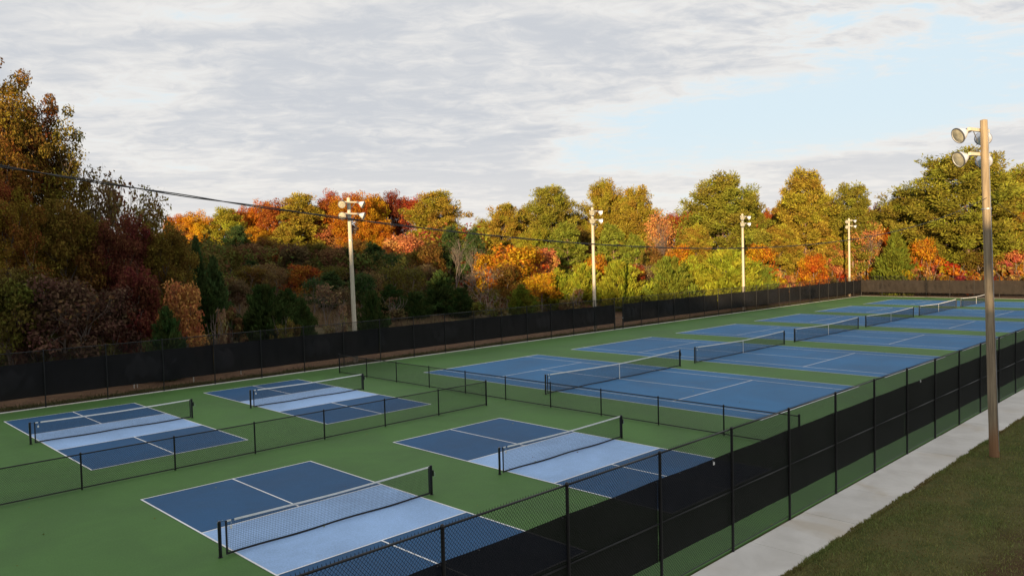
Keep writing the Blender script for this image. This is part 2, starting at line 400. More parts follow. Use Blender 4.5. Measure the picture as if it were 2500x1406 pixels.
# ------------------------------------------------------------------ nets
def prisms(P, Q, r, ups=None):
    "three-sided rods from P to Q (n,3): few triangles, real thickness"
    P = np.asarray(P, float); Q = np.asarray(Q, float); t = Q-P; t /= np.linalg.norm(t, axis=1, keepdims=True)+1e-9
    ref = np.tile([0., 1, .01], (len(P), 1)); a = np.cross(t, ref); a /= np.linalg.norm(a, axis=1, keepdims=True)+1e-9; b = np.cross(t, a)
    V = []
    for k in range(3):
        g = 2*math.pi*k/3; dd = r*(a*math.cos(g)+b*math.sin(g)); V += [P+dd, Q+dd]
    V = np.stack(V, 1).reshape(-1, 3); n = np.arange(len(P))[:, None]*6
    F = np.concatenate([n+np.array([[2*k, 2*((k+1) % 3), 2*((k+1) % 3)+1, 2*k+1]]) for k in range(3)])
    return V, F
def net_proto(name, span, ph, top_e, top_c, tape_h, step, r, post_r, strap, gap):
    "post centres at x=0 and x=span; the net hangs in the plane y=0"
    root = empty(name)
    for s, x in ((0, 0.0), (1, span)):
        p = MB().lathe([(post_r*1.5, .0), (post_r*1.5, .012), (post_r, .014), (post_r, ph-.012), (post_r*.8, ph), (0, ph+.002)], 12)
        p.v = [(a+x, b, c) for a, b, c in p.v]; po = p.build('net_post', MAT['black'], root)
        if s == 1:
            MB().box(x+post_r, x+post_r+.05, -.03, .03, ph*.62, ph*.82).build('winder_box', MAT['black'], po)
            MB().tube([(x+post_r+.05, 0, ph*.72), (x+post_r+.11, 0, ph*.72), (x+post_r+.11, 0, ph*.58)], .008, 6).build('winder_handle', MAT['galv'], po)
            MB().tube([(x-post_r-.02, 0, .04), (x-post_r-.02, 0, ph-.02)], .006, 6).build('lacing_rod', MAT['galv'], po)
        else:
            MB().tube([(-post_r-.004, 0, ph*.25), (-post_r-.006, 0, ph-.03), (-.01, 0, ph+.012), (post_r+.06, 0, ph-.004)], .006, 6).build('cable_loop', MAT['galv'], po)
    x0, x1 = gap, span-post_r-.05
    zt = lambda x: top_c+(top_e-top_c)*np.abs((np.asarray(x, float)-span/2)/(span/2))**1.25
    zb = lambda x: .055+.012*np.sin(np.asarray(x, float)*2.1)
    xs = np.arange(x0, x1, step); P = np.stack([xs, xs*0, zb(xs)], 1); Q = np.stack([xs, xs*0, zt(xs)-.02], 1)
    seg = np.linspace(x0, x1, 15); Pl, Ql = [P], [Q]
    nrow = int((top_c-.06)/step)
    for j in range(1, nrow+1):
        fr = j/(nrow+.4); z = zb(seg)+(zt(seg)-zb(seg))*fr
        Pl.append(np.stack([seg[:-1], seg[:-1]*0+.002, z[:-1]], 1)); Ql.append(np.stack([seg[1:], seg[1:]*0+.002, z[1:]], 1))
    V, F = prisms(np.concatenate(Pl), np.concatenate(Ql), r)
    tag(link('net_mesh', np_mesh('net_mesh', V, F, MAT['cord']), root), kind='stuff')
    def strip(nm, xa, xb, zlo, zhi, th, mat, n=18):
        s = MB(); xx = np.linspace(xa, xb, n)
        for x in xx:
            a, b = float(zlo(x)), float(zhi(x)); s.v += [(x,-th,a),(x,-th*1.2,(a+b)/2),(x,0,b),(x,th*1.2,(a+b)/2),(x,th,a)]
        for i in range(n-1):
            for k in range(5): s.f.append((i*5+k, i*5+(k+1) % 5, (i+1)*5+(k+1) % 5, (i+1)*5+k))
        s.f += [tuple(range(4, -1, -1)), tuple((n-1)*5+k for k in range(5))]
        return s.build(nm, mat, root)
    strip('headband', x0+.22, x1+.02, lambda x: zt(x)-tape_h, lambda x: zt(x), .007, MAT['tape'])
    MB().tube([(0, 0, ph-.02), (x0+.05, 0, float(zt(x0))-.03), (x0+.24, 0, float(zt(x0+.2))-.03)], .0045, 6).build('net_cable', MAT['wire'], root)
    MB().box(x0+.01, x0+.13, -.006, .006, float(zt(x0))-.05, float(zt(x0))-.005).build('headband_strap', MAT['tape'], root)
    strip('bottom_band', x0, x1, lambda x: zb(x)-.035, lambda x: zb(x)+.02, .008, MAT['band'])
    for xa in (x0-.03, x1-.02):
        MB().box(xa, xa+.05, -.009, .009, float(zb(xa))-.03, float(zt(xa))-.01).build('side_band', MAT['band'], root)
    t = MB(); zz = float(zt(x0))-.16
    t.box(x0+.09, x0+.15, -.018, -.014, zz-.085, zz).build('tag', MAT['tape'], root)
    MB().tube([(x0+.12, -.015, zz), (x0+.13, -.012, zz+.10)], .003, 5).build('tag_string', MAT['tape'], root)
    if strap:
        MB().box(span/2-.026, span/2+.026, -.014, .014, .0, top_c+.004).build('center_strap', MAT['tape'], root)
        MB().box(span/2-.05, span/2+.05, -.03, .03, .0, .012).build('strap_anchor', MAT['galv'], root)
    return root
pn = net_proto('pickleball_net', 6.86, .93, .915, .865, .055, .045, .0028, .042, False, .18)
tn = net_proto('tennis_net', 12.98, 1.08, 1.07, .93, .06, .045, .0034, .045, True, .16)
pcs = [(0, 0, 'dark blue pickleball court at the far left, behind the low divider fence', 'pickleball net on the far left court beyond the low divider fence'),
       (9.894, .05, 'dark blue pickleball court behind the low divider, nearest the black back fence gate side', 'pickleball net beyond the low divider, right of the far left one'),
       (-.077, -18.54, 'dark blue pickleball court in the foreground, nearest the camera', 'large foreground pickleball net nearest the camera'),
       (9.756, -18.56, 'dark blue pickleball court at bottom centre, against the near tall fence', 'pickleball net at bottom centre beside the near tall fence')]
for i, (x0, yc, lc, ln) in enumerate(pcs):
    pickle_court(x0, yc, lc)
    n = pn if i == 0 else copy_tree(pn); n.location = (x0-.38, yc, .004)
    tag(n, ln, 'net', 'pickleball nets')
ordn = ['first', 'second', 'third', 'fourth', 'fifth', 'sixth']
for i in range(6):
    x0 = 22.62+14.742*i; yc = -9.41
    where = 'right beside the low chain-link fence' if i == 0 else ('farthest away, against the far fence' if i == 5 else f'{ordn[i]} in the row counting from the low fence')
    tennis_court(x0, yc, 'blue tennis court '+where)
    n = tn if i == 0 else copy_tree(tn); n.location = (x0+TW/2-6.49, yc, .004)
    tag(n, 'tennis net with white centre strap, '+(f'{ordn[i]} from the low fence' if i else 'closest to the low fence')+(', the farthest of the row' if i == 5 else ''), 'net', 'tennis nets')

# ------------------------------------------------------------------ fences
def link_mesh(name, wd, ht, mat, pitch=.07, r=.0036, z0=.03):
    "chain-link fabric: two families of slanted wires, clipped to the panel"
    k = 1.15                                     # slope of the diamonds
    P, Q = [], []
    for fam in (1, -1):
        c = np.arange(-ht/k if fam == 1 else 0, wd if fam == 1 else wd+ht/k, pitch)
        for x in c:                              # x = start at the bottom
            xt = x+fam*ht/k; a, b = (x, 0), (xt, ht)
            t0, t1 = 0., 1.
            dx = xt-x
            for lim, sgn in ((0, 1), (wd, -1)):
                f0, f1 = sgn*(x-lim), sgn*(xt-lim)
                if f0 < 0 and f1 < 0: t0 = 2; break
                if f0 < 0: t0 = max(t0, -f0/(f1-f0))
                elif f1 < 0: t1 = min(t1, f0/(f0-f1))
            if t0 >= t1: continue
            y = .0025*fam
            P.append((x+dx*t0, y, z0+ht*t0)); Q.append((x+dx*t1, y, z0+ht*t1))
    V, F = prisms(P, Q, r); return np_mesh(name, V, F, mat)
def post_mesh(name, h, r):
    return MB().lathe([(r, -.15), (r, h-.02), (r*1.18, h-.018), (r*1.18, h+.012), (r*.8, h+.04), (0, h+.05)], 12).mesh(name, MAT['black'], False)
def knuckles(wd, z, pitch=.07):
    n = MB()
    for i in range(int(wd/pitch)):
        x = (i+.5)*pitch; n.tube([(x, -.004, z-.03), (x+.004, 0, z+.028), (x+.012, .004, z-.01)], .0038, 4)
    return n
SP = 3.095
panel_tall = link_mesh('chain_link_tall', SP, 3.0, MAT['wire'])
panel_low = link_mesh('chain_link_low', SP, 1.17, MAT['wire'])
post_tall = post_mesh('fence_post_tall', 3.06, .034); post_low = post_mesh('fence_post_low', 1.22, .03); post_end = post_mesh('fence_end_post', 1.24, .042); post_term = post_mesh('fence_terminal_post', 3.08, .046)
rail_m = MB().tube([(0, 0, 0), (SP, 0, 0)], .021, 8).mesh('fence_rail', MAT['black'], True)
wire_m = MB().tube([(0, 0, 0), (SP, 0, 0)], .012, 6).mesh('tension_wire', MAT['black'])
knuck = knuckles(SP, 3.07).mesh('selvage', MAT['wire'])
def screen_mesh(name, ln, z0, z1, mat, seed, amp, grommet=True):
    "windscreen cloth between two heights, with sag and pulled folds"
    r = np.random.default_rng(seed); n = int(ln*5)+1; m = 11
    xs = np.linspace(.002, ln-.002, n); ts = np.linspace(0, 1, m); X, T = np.meshgrid(xs, ts)
    sag = .03*np.sin(np.pi*((X % SP)/SP))
    Z = z0+(z1-z0)*T - T**4*sag*.6 + (1-T)**3*.006*np.sin(X*1.7+seed)
    Y = np.zeros_like(X)
    for k in range(9):
        cx = r.uniform(0, ln); sl = r.uniform(-1.6, 1.6); wd = r.uniform(.05, .16)
        Y += amp*r.uniform(.3, 1)*np.exp(-((X-cx-sl*(T-.5))/wd)**2)*np.sin(np.pi*T)**.7*r.choice([-1, 1])
    Y += amp*.7*np.sin(X*.9+seed)*np.sin(np.pi*T) + amp*.15*np.sin(X*9+T*4)
    ix = np.arange(n*m).reshape(m, n); F = np.stack([ix[:-1, :-1], ix[:-1, 1:], ix[1:, 1:], ix[1:, :-1]], -1).reshape(-1, 4)
    return np_mesh(name, np.stack([X, Y, Z], -1).reshape(-1, 3), F, mat, smooth=True)
def tall_fence(name, label, origin, rz, npan, scr_mat, scr_side, scr_amp, seed, skip=(), mid=True, terms=(), scr=(.61, 2.45), seglen=5, knuckle=False):
    "fence along local +x from origin, one bay every SP"
    root = empty(name, origin, rz); tag(root, label, 'fence', 'tall chain-link fences around the courts')
    for k in range(npan+1):
        p = link('post', post_term if k in terms else post_tall, root); p.location = (k*SP, -.03 if k not in terms else 0, 0)
    for k in range(npan):
        if k in skip: continue
        tag(link('chain_link', panel_tall, root), kind='stuff').location = (k*SP, .012, .02)
        link('top_rail', rail_m, root).location = (k*SP, -.01, 3.045)
        if mid: link('mid_rail', rail_m, root).location = (k*SP, -.012, 1.49)
        link('tension_wire', wire_m, root).location = (k*SP, 0, .06)
        if knuckle: tag(link('selvage', knuck, root), kind='stuff').location = (k*SP, .01, 0)
    runs = []; k = 0
    while k < npan:
        if k in skip: k += 1; continue
        j = k
        while j < npan and j not in skip and j-k < seglen: j += 1
        runs.append((k, j)); k = j
    for q, (a, b) in enumerate(runs):
        s = link('windscreen', screen_mesh('windscreen', (b-a)*SP, scr[0], scr[1], scr_mat, seed+q, scr_amp), root); s.location = (a*SP, scr_side, 0)
        t = MB()
        for k in range(a, b):
            for f in (.03, .27, .5, .73, .97):
                for zz in (scr[0]+.03, scr[1]-.03):
                    x = (k+f-a)*SP; x = min(max(x, .05), (b-a)*SP-.05); t.box(x-.012, x+.012, -.05, -.012, zz-.006, zz+.006)
        tag(t.build('screen_ties', MAT['pvc'] if False else MAT['black'], s), kind='stuff')
    return root
NF = 40
XF0 = 8.47-6*SP
near = tall_fence('near_fence', 'tall black chain-link fence with windscreen running along the sidewalk at right', (XF0, -27.87, 0), 0, NF, MAT['screen'], .05, .028, 11, terms=(0, NF), knuckle=True)
back = tall_fence('back_fence', 'tall black fence with windscreen along the far side before the trees', (2.5-5*SP, 9.42, 0), 0, 21, MAT['screen3'], .05, .085, 40, terms=(0, 21), mid=False, seglen=4)
gx0 = 2.5+16*SP           # first gate post
gx1 = gx0+1.40
nb2 = int(round((113.9-gx1)/SP)); SPb = (113.9-gx1)/nb2
back2 = tall_fence('back_fence', 'tall black fence with windscreen, right of the narrow gate up to the far corner', (gx1, 9.42, 0), 0, nb2, MAT['screen3'], .05, .085, 60, terms=(0,), mid=False, seglen=6)
back2.scale = (SPb/SP, 1, 1)
far = tall_fence('far_fence', 'sunlit tall fence with windscreen painted sunlit brown closing the far end', (113.9, 9.42, 0), -math.pi/2, 12, MAT['screen_lit'], -.05, .10, 80, terms=(0, 12), mid=False, seglen=4, scr=(.62, 2.5))
# gate
gt = empty('gate', (gx0, 9.42, 0)); tag(gt, 'narrow chain-link gate without windscreen in the back fence', 'gate')
W_ = gx1-gx0
g_ = MB()
for x in (.10, W_-.10): MB().tube([(x, 0, .08), (x, 0, 2.08)], .021, 8).build('gate_stile', MAT['black'], gt)
for z in (.08, 1.15, 2.08): MB().tube([(.12, 0, z), (W_-.12, 0, z)], .02, 8).build('gate_rail', MAT['black'], gt)
MB().tube([(.04, 0, 2.2), (W_-.04, 0, 2.2)], .021, 8).build('transom_rail', MAT['black'], gt)
MB().tube([(.04, 0, 3.045), (W_-.04, 0, 3.045)], .021, 8).build('header_rail', MAT['black'], gt)
tag(link('gate_mesh', link_mesh('gate_mesh', W_-.2, 1.98, MAT['wire']), gt), kind='stuff').location = (.1, .01, .06)
tag(link('transom_mesh', link_mesh('transom_mesh', W_-.1, .82, MAT['wire']), gt), kind='stuff').location = (.05, .01, 2.18)
for z in (.45, 1.75): MB().box(.045, .10, -.03, .03, z-.04, z+.04).build('hinge', MAT['black'], gt)
MB().box(W_-.12, W_-.03, -.035, .035, 1.02, 1.1).build('latch', MAT['galv'], gt)
def low_fence(name, label, origin, rz, npan, sp, ends):
    root = empty(name, origin, rz); tag(root, label, 'fence', 'low divider fences')
    for k in range(npan+1):
        link('post', post_end if k in ends else post_low, root).location = (k*sp, 0, 0)
    for k in range(npan):
        q = tag(link('chain_link', panel_low, root), kind='stuff'); q.location = (k*sp, .03, 0); q.scale = (sp/SP, 1, 1)
        for z in (1.2, .07):
            q = link('top_rail' if z > 1 else 'bottom_rail', rail_m, root); q.location = (k*sp, 0, z); q.scale = (sp/SP, 1, 1)
    return root
low_fence('divider_fence', 'low black chain-link fence dividing the two rows of pickleball courts', (17.52-9*3.085, -9.13, 0), 0, 9, 3.085, (0, 9))
low_fence('divider_fence', 'low black chain-link fence between the pickleball and tennis courts', (19.16, 6.95, 0), -math.pi/2, 10, 3.16, (0, 10))
# white tags wired to the near fence
for x, z, lab in ((7.62, 2.30, 'small white tag on the near fence above the second pickleball net court'), (22.3, 2.36, 'tiny white tag high on the near fence, right part')):
    t = MB().cbox(-.035, .035, -.004, .004, -.035, .035, .003).build('fence_tag', MAT['tape']); t.location = (x, -27.9, z+.06); tag(t, lab, 'tag', 'white tags on the near fence')
    MB().tube([(-.02, 0, .032), (0, .03, .06), (.02, 0, .032)], .003, 5).build('tag_wire', MAT['galv'], t)
# PVC stubs in the soil behind the back fence
for x, y, h, lab in ((8.0, 12.3, .38, 'white pipe stub in red soil below the screen, far left'), (8.2, 12.35, .42, 'slightly taller white pipe stub beside the far left one'), (11.4, 11.7, .36, 'white pipe stub in red soil, middle of three spots'), (14.8, 12.2, .36, 'white pipe stub in red soil, rightmost spot')):
    t = MB().lathe([(.03, -.1), (.03, h-.03), (.036, h-.03), (.036, h), (.026, h), (.026, h-.05)], 10).build('pipe_stub', MAT['pvc']); t.location = (x, y, float(gz(x, y))); tag(t, lab, 'pipe', 'pipe stubs behind the back fence')

# ------------------------------------------------------------------ light poles
def flood_proto():
    root = empty('floodlight')
    MB().lathe([(.075, 0), (.10, -.03), (.16, -.12), (.215, -.22), (.245, -.31), (.252, -.325), (.252, -.335), (.240, -.335), (.235, -.31), (.20, -.21), (.14, -.11), (.06, -.04)], 20).build('reflector', MAT['alum'], root, True)
    MB().lathe([(.243, -.322), (.20, -.336), (.12, -.347), (.05, -.351), (0, -.352)], 20).build('lens', MAT['lens'], root, True)
    MB().lathe([(.236, -.318), (.262, -.318), (.264, -.342), (.236, -.346)], 20).build('lens_rim', MAT['ballast'], root, False)
    MB().lathe([(0, .17), (.07, .168), (.085, .15), (.085, .02), (.07, -.005), (0, -.006)], 12).build('ballast', MAT['ballast'], root, False)
    MB().tube([(0, 0, .16), (0, 0, .22)], .03, 8).build('mount', MAT['ballast'], root)
    return root
flood = flood_proto()
def make_pole(hgt, side, aim, thick=1.0, wood='pole', first_flood=[flood]):
    "side=+1: lamps look towards +y"
    root = empty('light_pole')
    n = 16; prof = []
    for i in range(n+1):
        t = i/n; prof.append((thick*(.175-.045*t)+.004*math.sin(i*2.3), -.4+(hgt+.4)*t))
    prof += [(.10, hgt+.004), (0, hgt+.03)]
    MB().lathe(prof, 14).build('pole_shaft', MAT[wood], root, False)
    for z in (hgt-.32, hgt-1.16):
        yb = side*.17
        MB().cbox(-.78, .78, yb-.045, yb+.045, z-.055, z+.055, .006).build('crossarm', MAT['arm'], root)
        for s in (-1, 1):
            MB().tube([(s*.42, yb, z-.05), (s*.10, yb, z-.42)], .015, 6).build('brace', MAT['galv'], root)
            fl = first_flood.pop() if first_flood else copy_tree(flood)
            fl.parent = root
            q = Vector((s*aim[0], side*aim[1], aim[2]*(1.15 if z > hgt-.5 else .9))).normalized()
            fl.rotation_euler = (-q).to_track_quat('Z', 'X').to_euler()
            fl.location = (s*.70, yb+side*.11, z-.06); fl.scale = (1.08, 1.08, 1.08)
            MB().tube([(s*.70, yb, z), (s*.70, yb+side*.09, z-.02), (s*.70, yb+side*.11, z-.07)], .025, 8).build('knuckle', MAT['galv'], root)
    MB().tube([(.0, -side*.155, .2), (.0, -side*.14, hgt*.5), (0, -side*.125, hgt-.3)], .016, 6).build('conduit', MAT['galv'], root)
    MB().lathe([(.158, hgt-3.1), (.162, hgt-3.1), (.162, hgt-3.05), (.158, hgt-3.05)], 14).build('steel_band', MAT['galv'], root)
    return root
p_near = make_pole(11.8, 1, (1., .52, -.42), .91); p_back = make_pole(12.0, -1, (.75, .8, -.46), 1.0, 'pole_lit')
poles = [(p_near, 22.4, -30.28, 'large weathered wooden light pole on the lawn beside the sidewalk, nearest the camera', R_(-8)),
         (p_back, 22.85, 10.6, 'wooden light pole left of centre, in front of orange trees', 0),
         (None, 50.45, 10.6, 'wooden light pole near the narrow gate, second from the left', R_(8)),
         (None, 79.7, 10.6, 'pale wooden light pole behind the back fence, third from the left', 0),
         (None, 112.4, 10.6, 'farthest pale light pole at the corner of the back and far fences', R_(-22))]
def lean(po, x):
    k = {22.4: .032, 22.85: .013}.get(x, .004)          # the poles stand slightly off plumb
    po.rotation_mode = 'XYZ'; po.rotation_euler = (Matrix.Rotation(k, 3, Vector((-.70, -.71, 0))) @ po.rotation_euler.to_matrix()).to_euler()
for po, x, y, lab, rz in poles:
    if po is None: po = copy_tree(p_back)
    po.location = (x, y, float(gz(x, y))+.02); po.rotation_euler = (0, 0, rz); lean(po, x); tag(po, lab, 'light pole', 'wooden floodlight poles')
for x, lab in ((-14.6, 'wooden light pole beside the sidewalk, out of view left of the camera'), (57.2, 'wooden light pole beside the sidewalk, just outside the right edge')):
    po = copy_tree(p_near); po.location = (x, -30.28, float(gz(x, -30.3))+.02); tag(po, lab, 'light pole', 'wooden floodlight poles')
# twisted overhead cable between the poles of the near row
def cable(x0, x1, label, k=.0054, zmin=7.5, y=-30.12, xm=5.0):
    n = 260; root = MB()
    xs = np.linspace(x0, x1, n); zc = zmin+k*(xs-xm)**2
    for ph in (0, math.pi):
        a = xs*4.2+ph+.8*np.sin(xs*.7); root.tube(np.stack([xs, y+.0075*np.cos(a), zc+.0075*np.sin(a)], 1), .0056, 5)
    o = root.build('overhead_cable', MAT['cable'], None, True); tag(o, label, 'cable', 'overhead cables')
    return o
cable(-14.5, 22.4, 'twisted black overhead cable sagging across the trees to the nearest pole')
cable(22.4, 57.2, 'black overhead cable leaving the nearest pole towards the right edge', xm=39.8)
# ------------------------------------------------------------------ vegetation: prototypes
def cards(C, A, B, fold=None):
    "diamond leaves: centres C, half length vectors A, half width vectors B"
    n = len(C); V = np.stack([C-A, C+B+A*.1, C+A, C-B+A*.1], 1).reshape(-1, 3); F = np.arange(n*4).reshape(n, 4); return V, F
def unit(r, n):
    d = r.normal(size=(n, 3)); return d/np.linalg.norm(d, axis=1, keepdims=True)
def leaf_cloud(r, cen, rad, n, ls, flat=.75, outward=.5, shell=.45, aspect=.55):
    "n leaves in a clump; mostly near its surface, facing loosely outward"
    d = unit(r, n); rr = rad*(shell+(1-shell)*r.random(n)**.5)[:, None]*r.normal(1, .13, (n, 1))
    C = cen+d*rr*np.array([1, 1, flat])
    nrm = d*outward+unit(r, n)*(1-outward)+np.array([0, 0, .25]); nrm /= np.linalg.norm(nrm, axis=1, keepdims=True)
    t = np.cross(nrm, unit(r, n)); t /= np.linalg.norm(t, axis=1, keepdims=True)+1e-9; b = np.cross(nrm, t)
    s = ls*r.uniform(.6, 1.35, (n, 1))
    return C, t*s, b*s*aspect
def gather(parts, mat, name):
    C = np.concatenate([p[0] for p in parts]); A = np.concatenate([p[1] for p in parts]); B = np.concatenate([p[2] for p in parts]); T = np.concatenate([p[3] for p in parts])
    V, F = cards(C, A, B); return np_mesh(name, V, F, mat, T)
def tint(r, n, clump, bright=None):
    return np.stack([np.clip(np.full(n, clump)+r.normal(0, .06, n), 0, 1), r.random(n), np.full(n, r.uniform(.1, .9) if bright is None else bright)], 1)
def limb(mb, r, a, b, ra, rb, n=5, wob=.06, sides=6):
    a = np.asarray(a, float); b = np.asarray(b, float); ln = np.linalg.norm(b-a); pts = []
    for i in range(n+1):
        t = i/n; p = a+(b-a)*t+np.array([0, 0, .10*ln])*math.sin(math.pi*t)*.5
        if 0 < i < n: p = p+r.normal(0, wob*ln*.5, 3)
        pts.append(p)
    mb.tube(pts, [ra+(rb-ra)*i/n for i in range(n+1)], sides, False)
def broadleaf(seed, H=18., Wd=.34, base=.22, nl=9, ncl=14, npl=90, ls=.24, rcl=.085, lob=.45, sparse=1.0, twigs=0, cone=0.):
    "rounded hardwood: lobes carried by limbs, clumps over each lobe, leaves over each clump"
    r = np.random.default_rng(seed); wood = MB(); parts = []
    tr = H*.018; top = np.array([r.normal(0, .02*H), r.normal(0, .02*H), H*.72])
    limb(wood, r, (0, 0, -.3), top, tr, tr*.35, 7, .03, 8)
    lobes = [(np.array([top[0], top[1], H*.81]), H*Wd*(.55 if not cone else .30), H*.155)]
    for i in range(4 if not cone else 2):
        g = 1.57*i+r.uniform(-.4, .4); q = H*Wd*r.uniform(.42, .62); lobes.append((np.array([q*math.cos(g), q*math.sin(g), H*r.uniform(.66, .80)]), H*Wd*.40*r.uniform(.8, 1.15), H*.13*r.uniform(.8, 1.15)))
    for i in range(nl):
        g = 2*math.pi*(i*.382+r.uniform(-.05, .05)); zf = base+.12+(.80-base-.12)*((i+.5)/nl)+r.uniform(-.03, .03)
        env = math.sin(math.pi*min(1, max(.12, (zf-base+.10)/(1.06-base))))**.6
        if cone: env = ((1.04-zf)/(1.04-base))**cone*1.2
        rad = H*Wd*env*r.uniform(.5, .85); c = np.array([rad*math.cos(g), rad*math.sin(g), zf*H])
        lobes.append((c, H*Wd*lob*r.uniform(.8, 1.2), H*.15*r.uniform(.8, 1.2)))
        z0 = max(base*.6, zf-.22)*H; limb(wood, r, (top[0]*z0/top[2], top[1]*z0/top[2], z0), c, tr*.42, tr*.10)
    for c, rx, rz in lobes:
        lt = r.random()
        for j in range(ncl):
            d = unit(r, 1)[0]; d[2] = d[2]*.9+.12; k = r.uniform(.55, 1.0)
            p = c+d*np.array([rx, rx, rz])*k; cr = H*rcl*r.uniform(.6, 1.25)
            n = int(npl*r.uniform(.6, 1.3)*sparse)
            C, A, B = leaf_cloud(r, p, cr, n, ls)
            parts.append((C, A, B, tint(r, n, np.clip(lt*.6+r.random()*.4, 0, 1))))
            if j % 3 == 0: limb(wood, r, c-(0, 0, rz*.3), p, tr*.10, tr*.03, 3, .1, 4)
        for j in range(twigs):
            d = unit(r, 1)[0]; d[2] = abs(d[2])*.9+.2; limb(wood, r, c, c+d*np.array([rx, rx, rz])*1.35, tr*.06, tr*.018, 4, .1, 3)
    return wood, parts, H, H*Wd*1.12
def pine(seed, H=19., base=.32, nb=52, Lm=.27, top_round=.8, puff=1.0, ls=.25, n_p=135, gapz=0.):
    "loblolly pine: straight trunk, irregular tiers, needle puffs towards the ends of the boughs"
    r = np.random.default_rng(seed); wood = MB(); parts = []
    tr = H*.0145; lean = r.normal(0, .012, 2)*H
    ax = lambda z: np.array([lean[0]*(z/H)**1.5, lean[1]*(z/H)**1.5, z])
    wood.tube([ax(-.3)]+[ax(H*t) for t in np.linspace(.05, .97, 9)], [tr*1.1]+[tr*(1.0-.88*t) for t in np.linspace(.05, .97, 9)], 8, False)
    for i in range(nb):
        f = (i+.5)/nb; f = f**.9; zf = base+(.985-base)*f; g = 2*math.pi*(i*.618)+r.uniform(-.5, .5)
        prof = (min(1, (1-f)*1.9+.10)**top_round)*(.62+.38*min(1, f*4+.3))
        ln = H*Lm*prof*r.uniform(.55, 1.12)
        rise = (.20+.42*f)*ln+r.uniform(-.08, .08)*ln
        a = ax(zf*H-.3); b = a+np.array([ln*math.cos(g), ln*math.sin(g), rise])
        limb(wood, r, a, b, tr*.26*(1-f*.6), tr*.05, 4, .06, 4)
        nP = max(2, int(ln/1.15*puff)); ct = r.random()
        for q in range(nP):
            t = .40+.60*(q+r.random())/nP if nP > 2 else r.uniform(.55, 1)
            p = a+(b-a)*t+np.array([r.normal(0, .42), r.normal(0, .42), (.25+r.normal(0, .34))])
            n = int(n_p*r.uniform(.6, 1.25)); d = unit(r, n); d[:, 2] = d[:, 2]*.75+.28
            rad = H*.060*r.uniform(.7, 1.25); C = p+d*np.array([1, 1, .92])*rad*(.35+.65*r.random((n, 1)))
            dr = d+unit(r, n)*.55; dr /= np.linalg.norm(dr, axis=1, keepdims=True)
            s = ls*r.uniform(.6, 1.25, (n, 1)); side = np.cross(dr, unit(r, n)); side /= np.linalg.norm(side, axis=1, keepdims=True)+1e-9
            parts.append((C, dr*s, side*s*.30, tint(r, n, ct*.5+r.random()*.5)))
    return wood, parts, H, H*Lm*1.05
def cedar(seed, H=7., Wd=.34, n=9000, ls=.30, point=.85):
    "red cedar: dense from the ground, feathery sprays sweeping up and out"
    r = np.random.default_rng(seed); wood = MB(); parts = []
    wood.tube([(0, 0, -.2), (0, 0, H*.5), (0, 0, H*.93)], [H*.02, H*.013, H*.004], 6, False)
    nb = 120
    for i in range(nb):
        f = ((i+.5)/nb)**1.25; g = 2*math.pi*(i*.618)+r.uniform(-.3, .3)
        rad = (H*Wd*(min(1, f*7+.45))*((1-f)**point)*r.uniform(.6, 1.2)+.05*H*(1-f))*(1+.22*math.sin(3*g+seed+f*5)+.14*math.sin(5*g-f*11))
        a = np.array([0, 0, max(.1, f*H*.90-.2)]); b = np.array([rad*math.cos(g), rad*math.sin(g), f*H*.92+rad*.35+.1])
        if i % 3 == 0: limb(wood, r, a, b, H*.006, H*.002, 3, .05, 4)
        m = int(n/nb*(.45+1.1*(1-f))); t = .25+.75*r.random((m, 1))**.6
        C = a+(b-a)*t+r.normal(0, .035*H, (m, 3))*np.array([1, 1, .8])*(.5+.8*(1-f))
        d = (b-a)/np.linalg.norm(b-a); dr = d*.7+np.array([0, 0, .55])+r.normal(0, .38, (m, 3)); dr /= np.linalg.norm(dr, axis=1, keepdims=True)
        s = ls*r.uniform(.5, 1.3, (m, 1)); sd = np.cross(dr, unit(r, m)); sd /= np.linalg.norm(sd, axis=1, keepdims=True)+1e-9
        parts.append((C, dr*s, sd*s*.28, tint(r, m, r.random())))
    return wood, parts, H, H*Wd*1.05
def bare(seed, H=9., spread=.55, depth=5, leaves=0, ls=.16, nb=3):
    "leafless or nearly leafless tree: forking twigs"
    r = np.random.default_rng(seed); wood = MB(); parts = []; tips = []
    def grow(p, d, ln, rad, k):
        q = p+d*ln*.5+r.normal(0, .05*ln, 3); e = p+d*ln
        wood.tube([p, q, e], [rad, rad*.85, rad*.7], 5 if k < 2 else 3, False)
        if k >= depth: tips.append(e); return
        for i in range(nb if k < 2 else 2+(r.random() < .55)):
            dd = d+unit(r, 1)[0]*spread*(.9 if k else .8); dd[2] += .16; dd /= np.linalg.norm(dd)
            grow(p+(e-p)*r.uniform(.55, 1), dd, ln*r.uniform(.6, .8), rad*.58, k+1)
    grow(np.array([0, 0, -.2]), np.array([0, 0, 1.]), H*.32, H*.010, 0)
    tips = np.array(tips); mx = tips[:, 2].max(); wx = np.percentile(np.hypot(tips[:, 0], tips[:, 1]), 92)
    for i in range(leaves and len(tips)):
        m = r.poisson(leaves)
        if m: C, A, B = leaf_cloud(r, tips[i], H*.035, m, ls); parts.append((C, A, B, tint(r, m, r.random())))
    return wood, parts, mx, wx
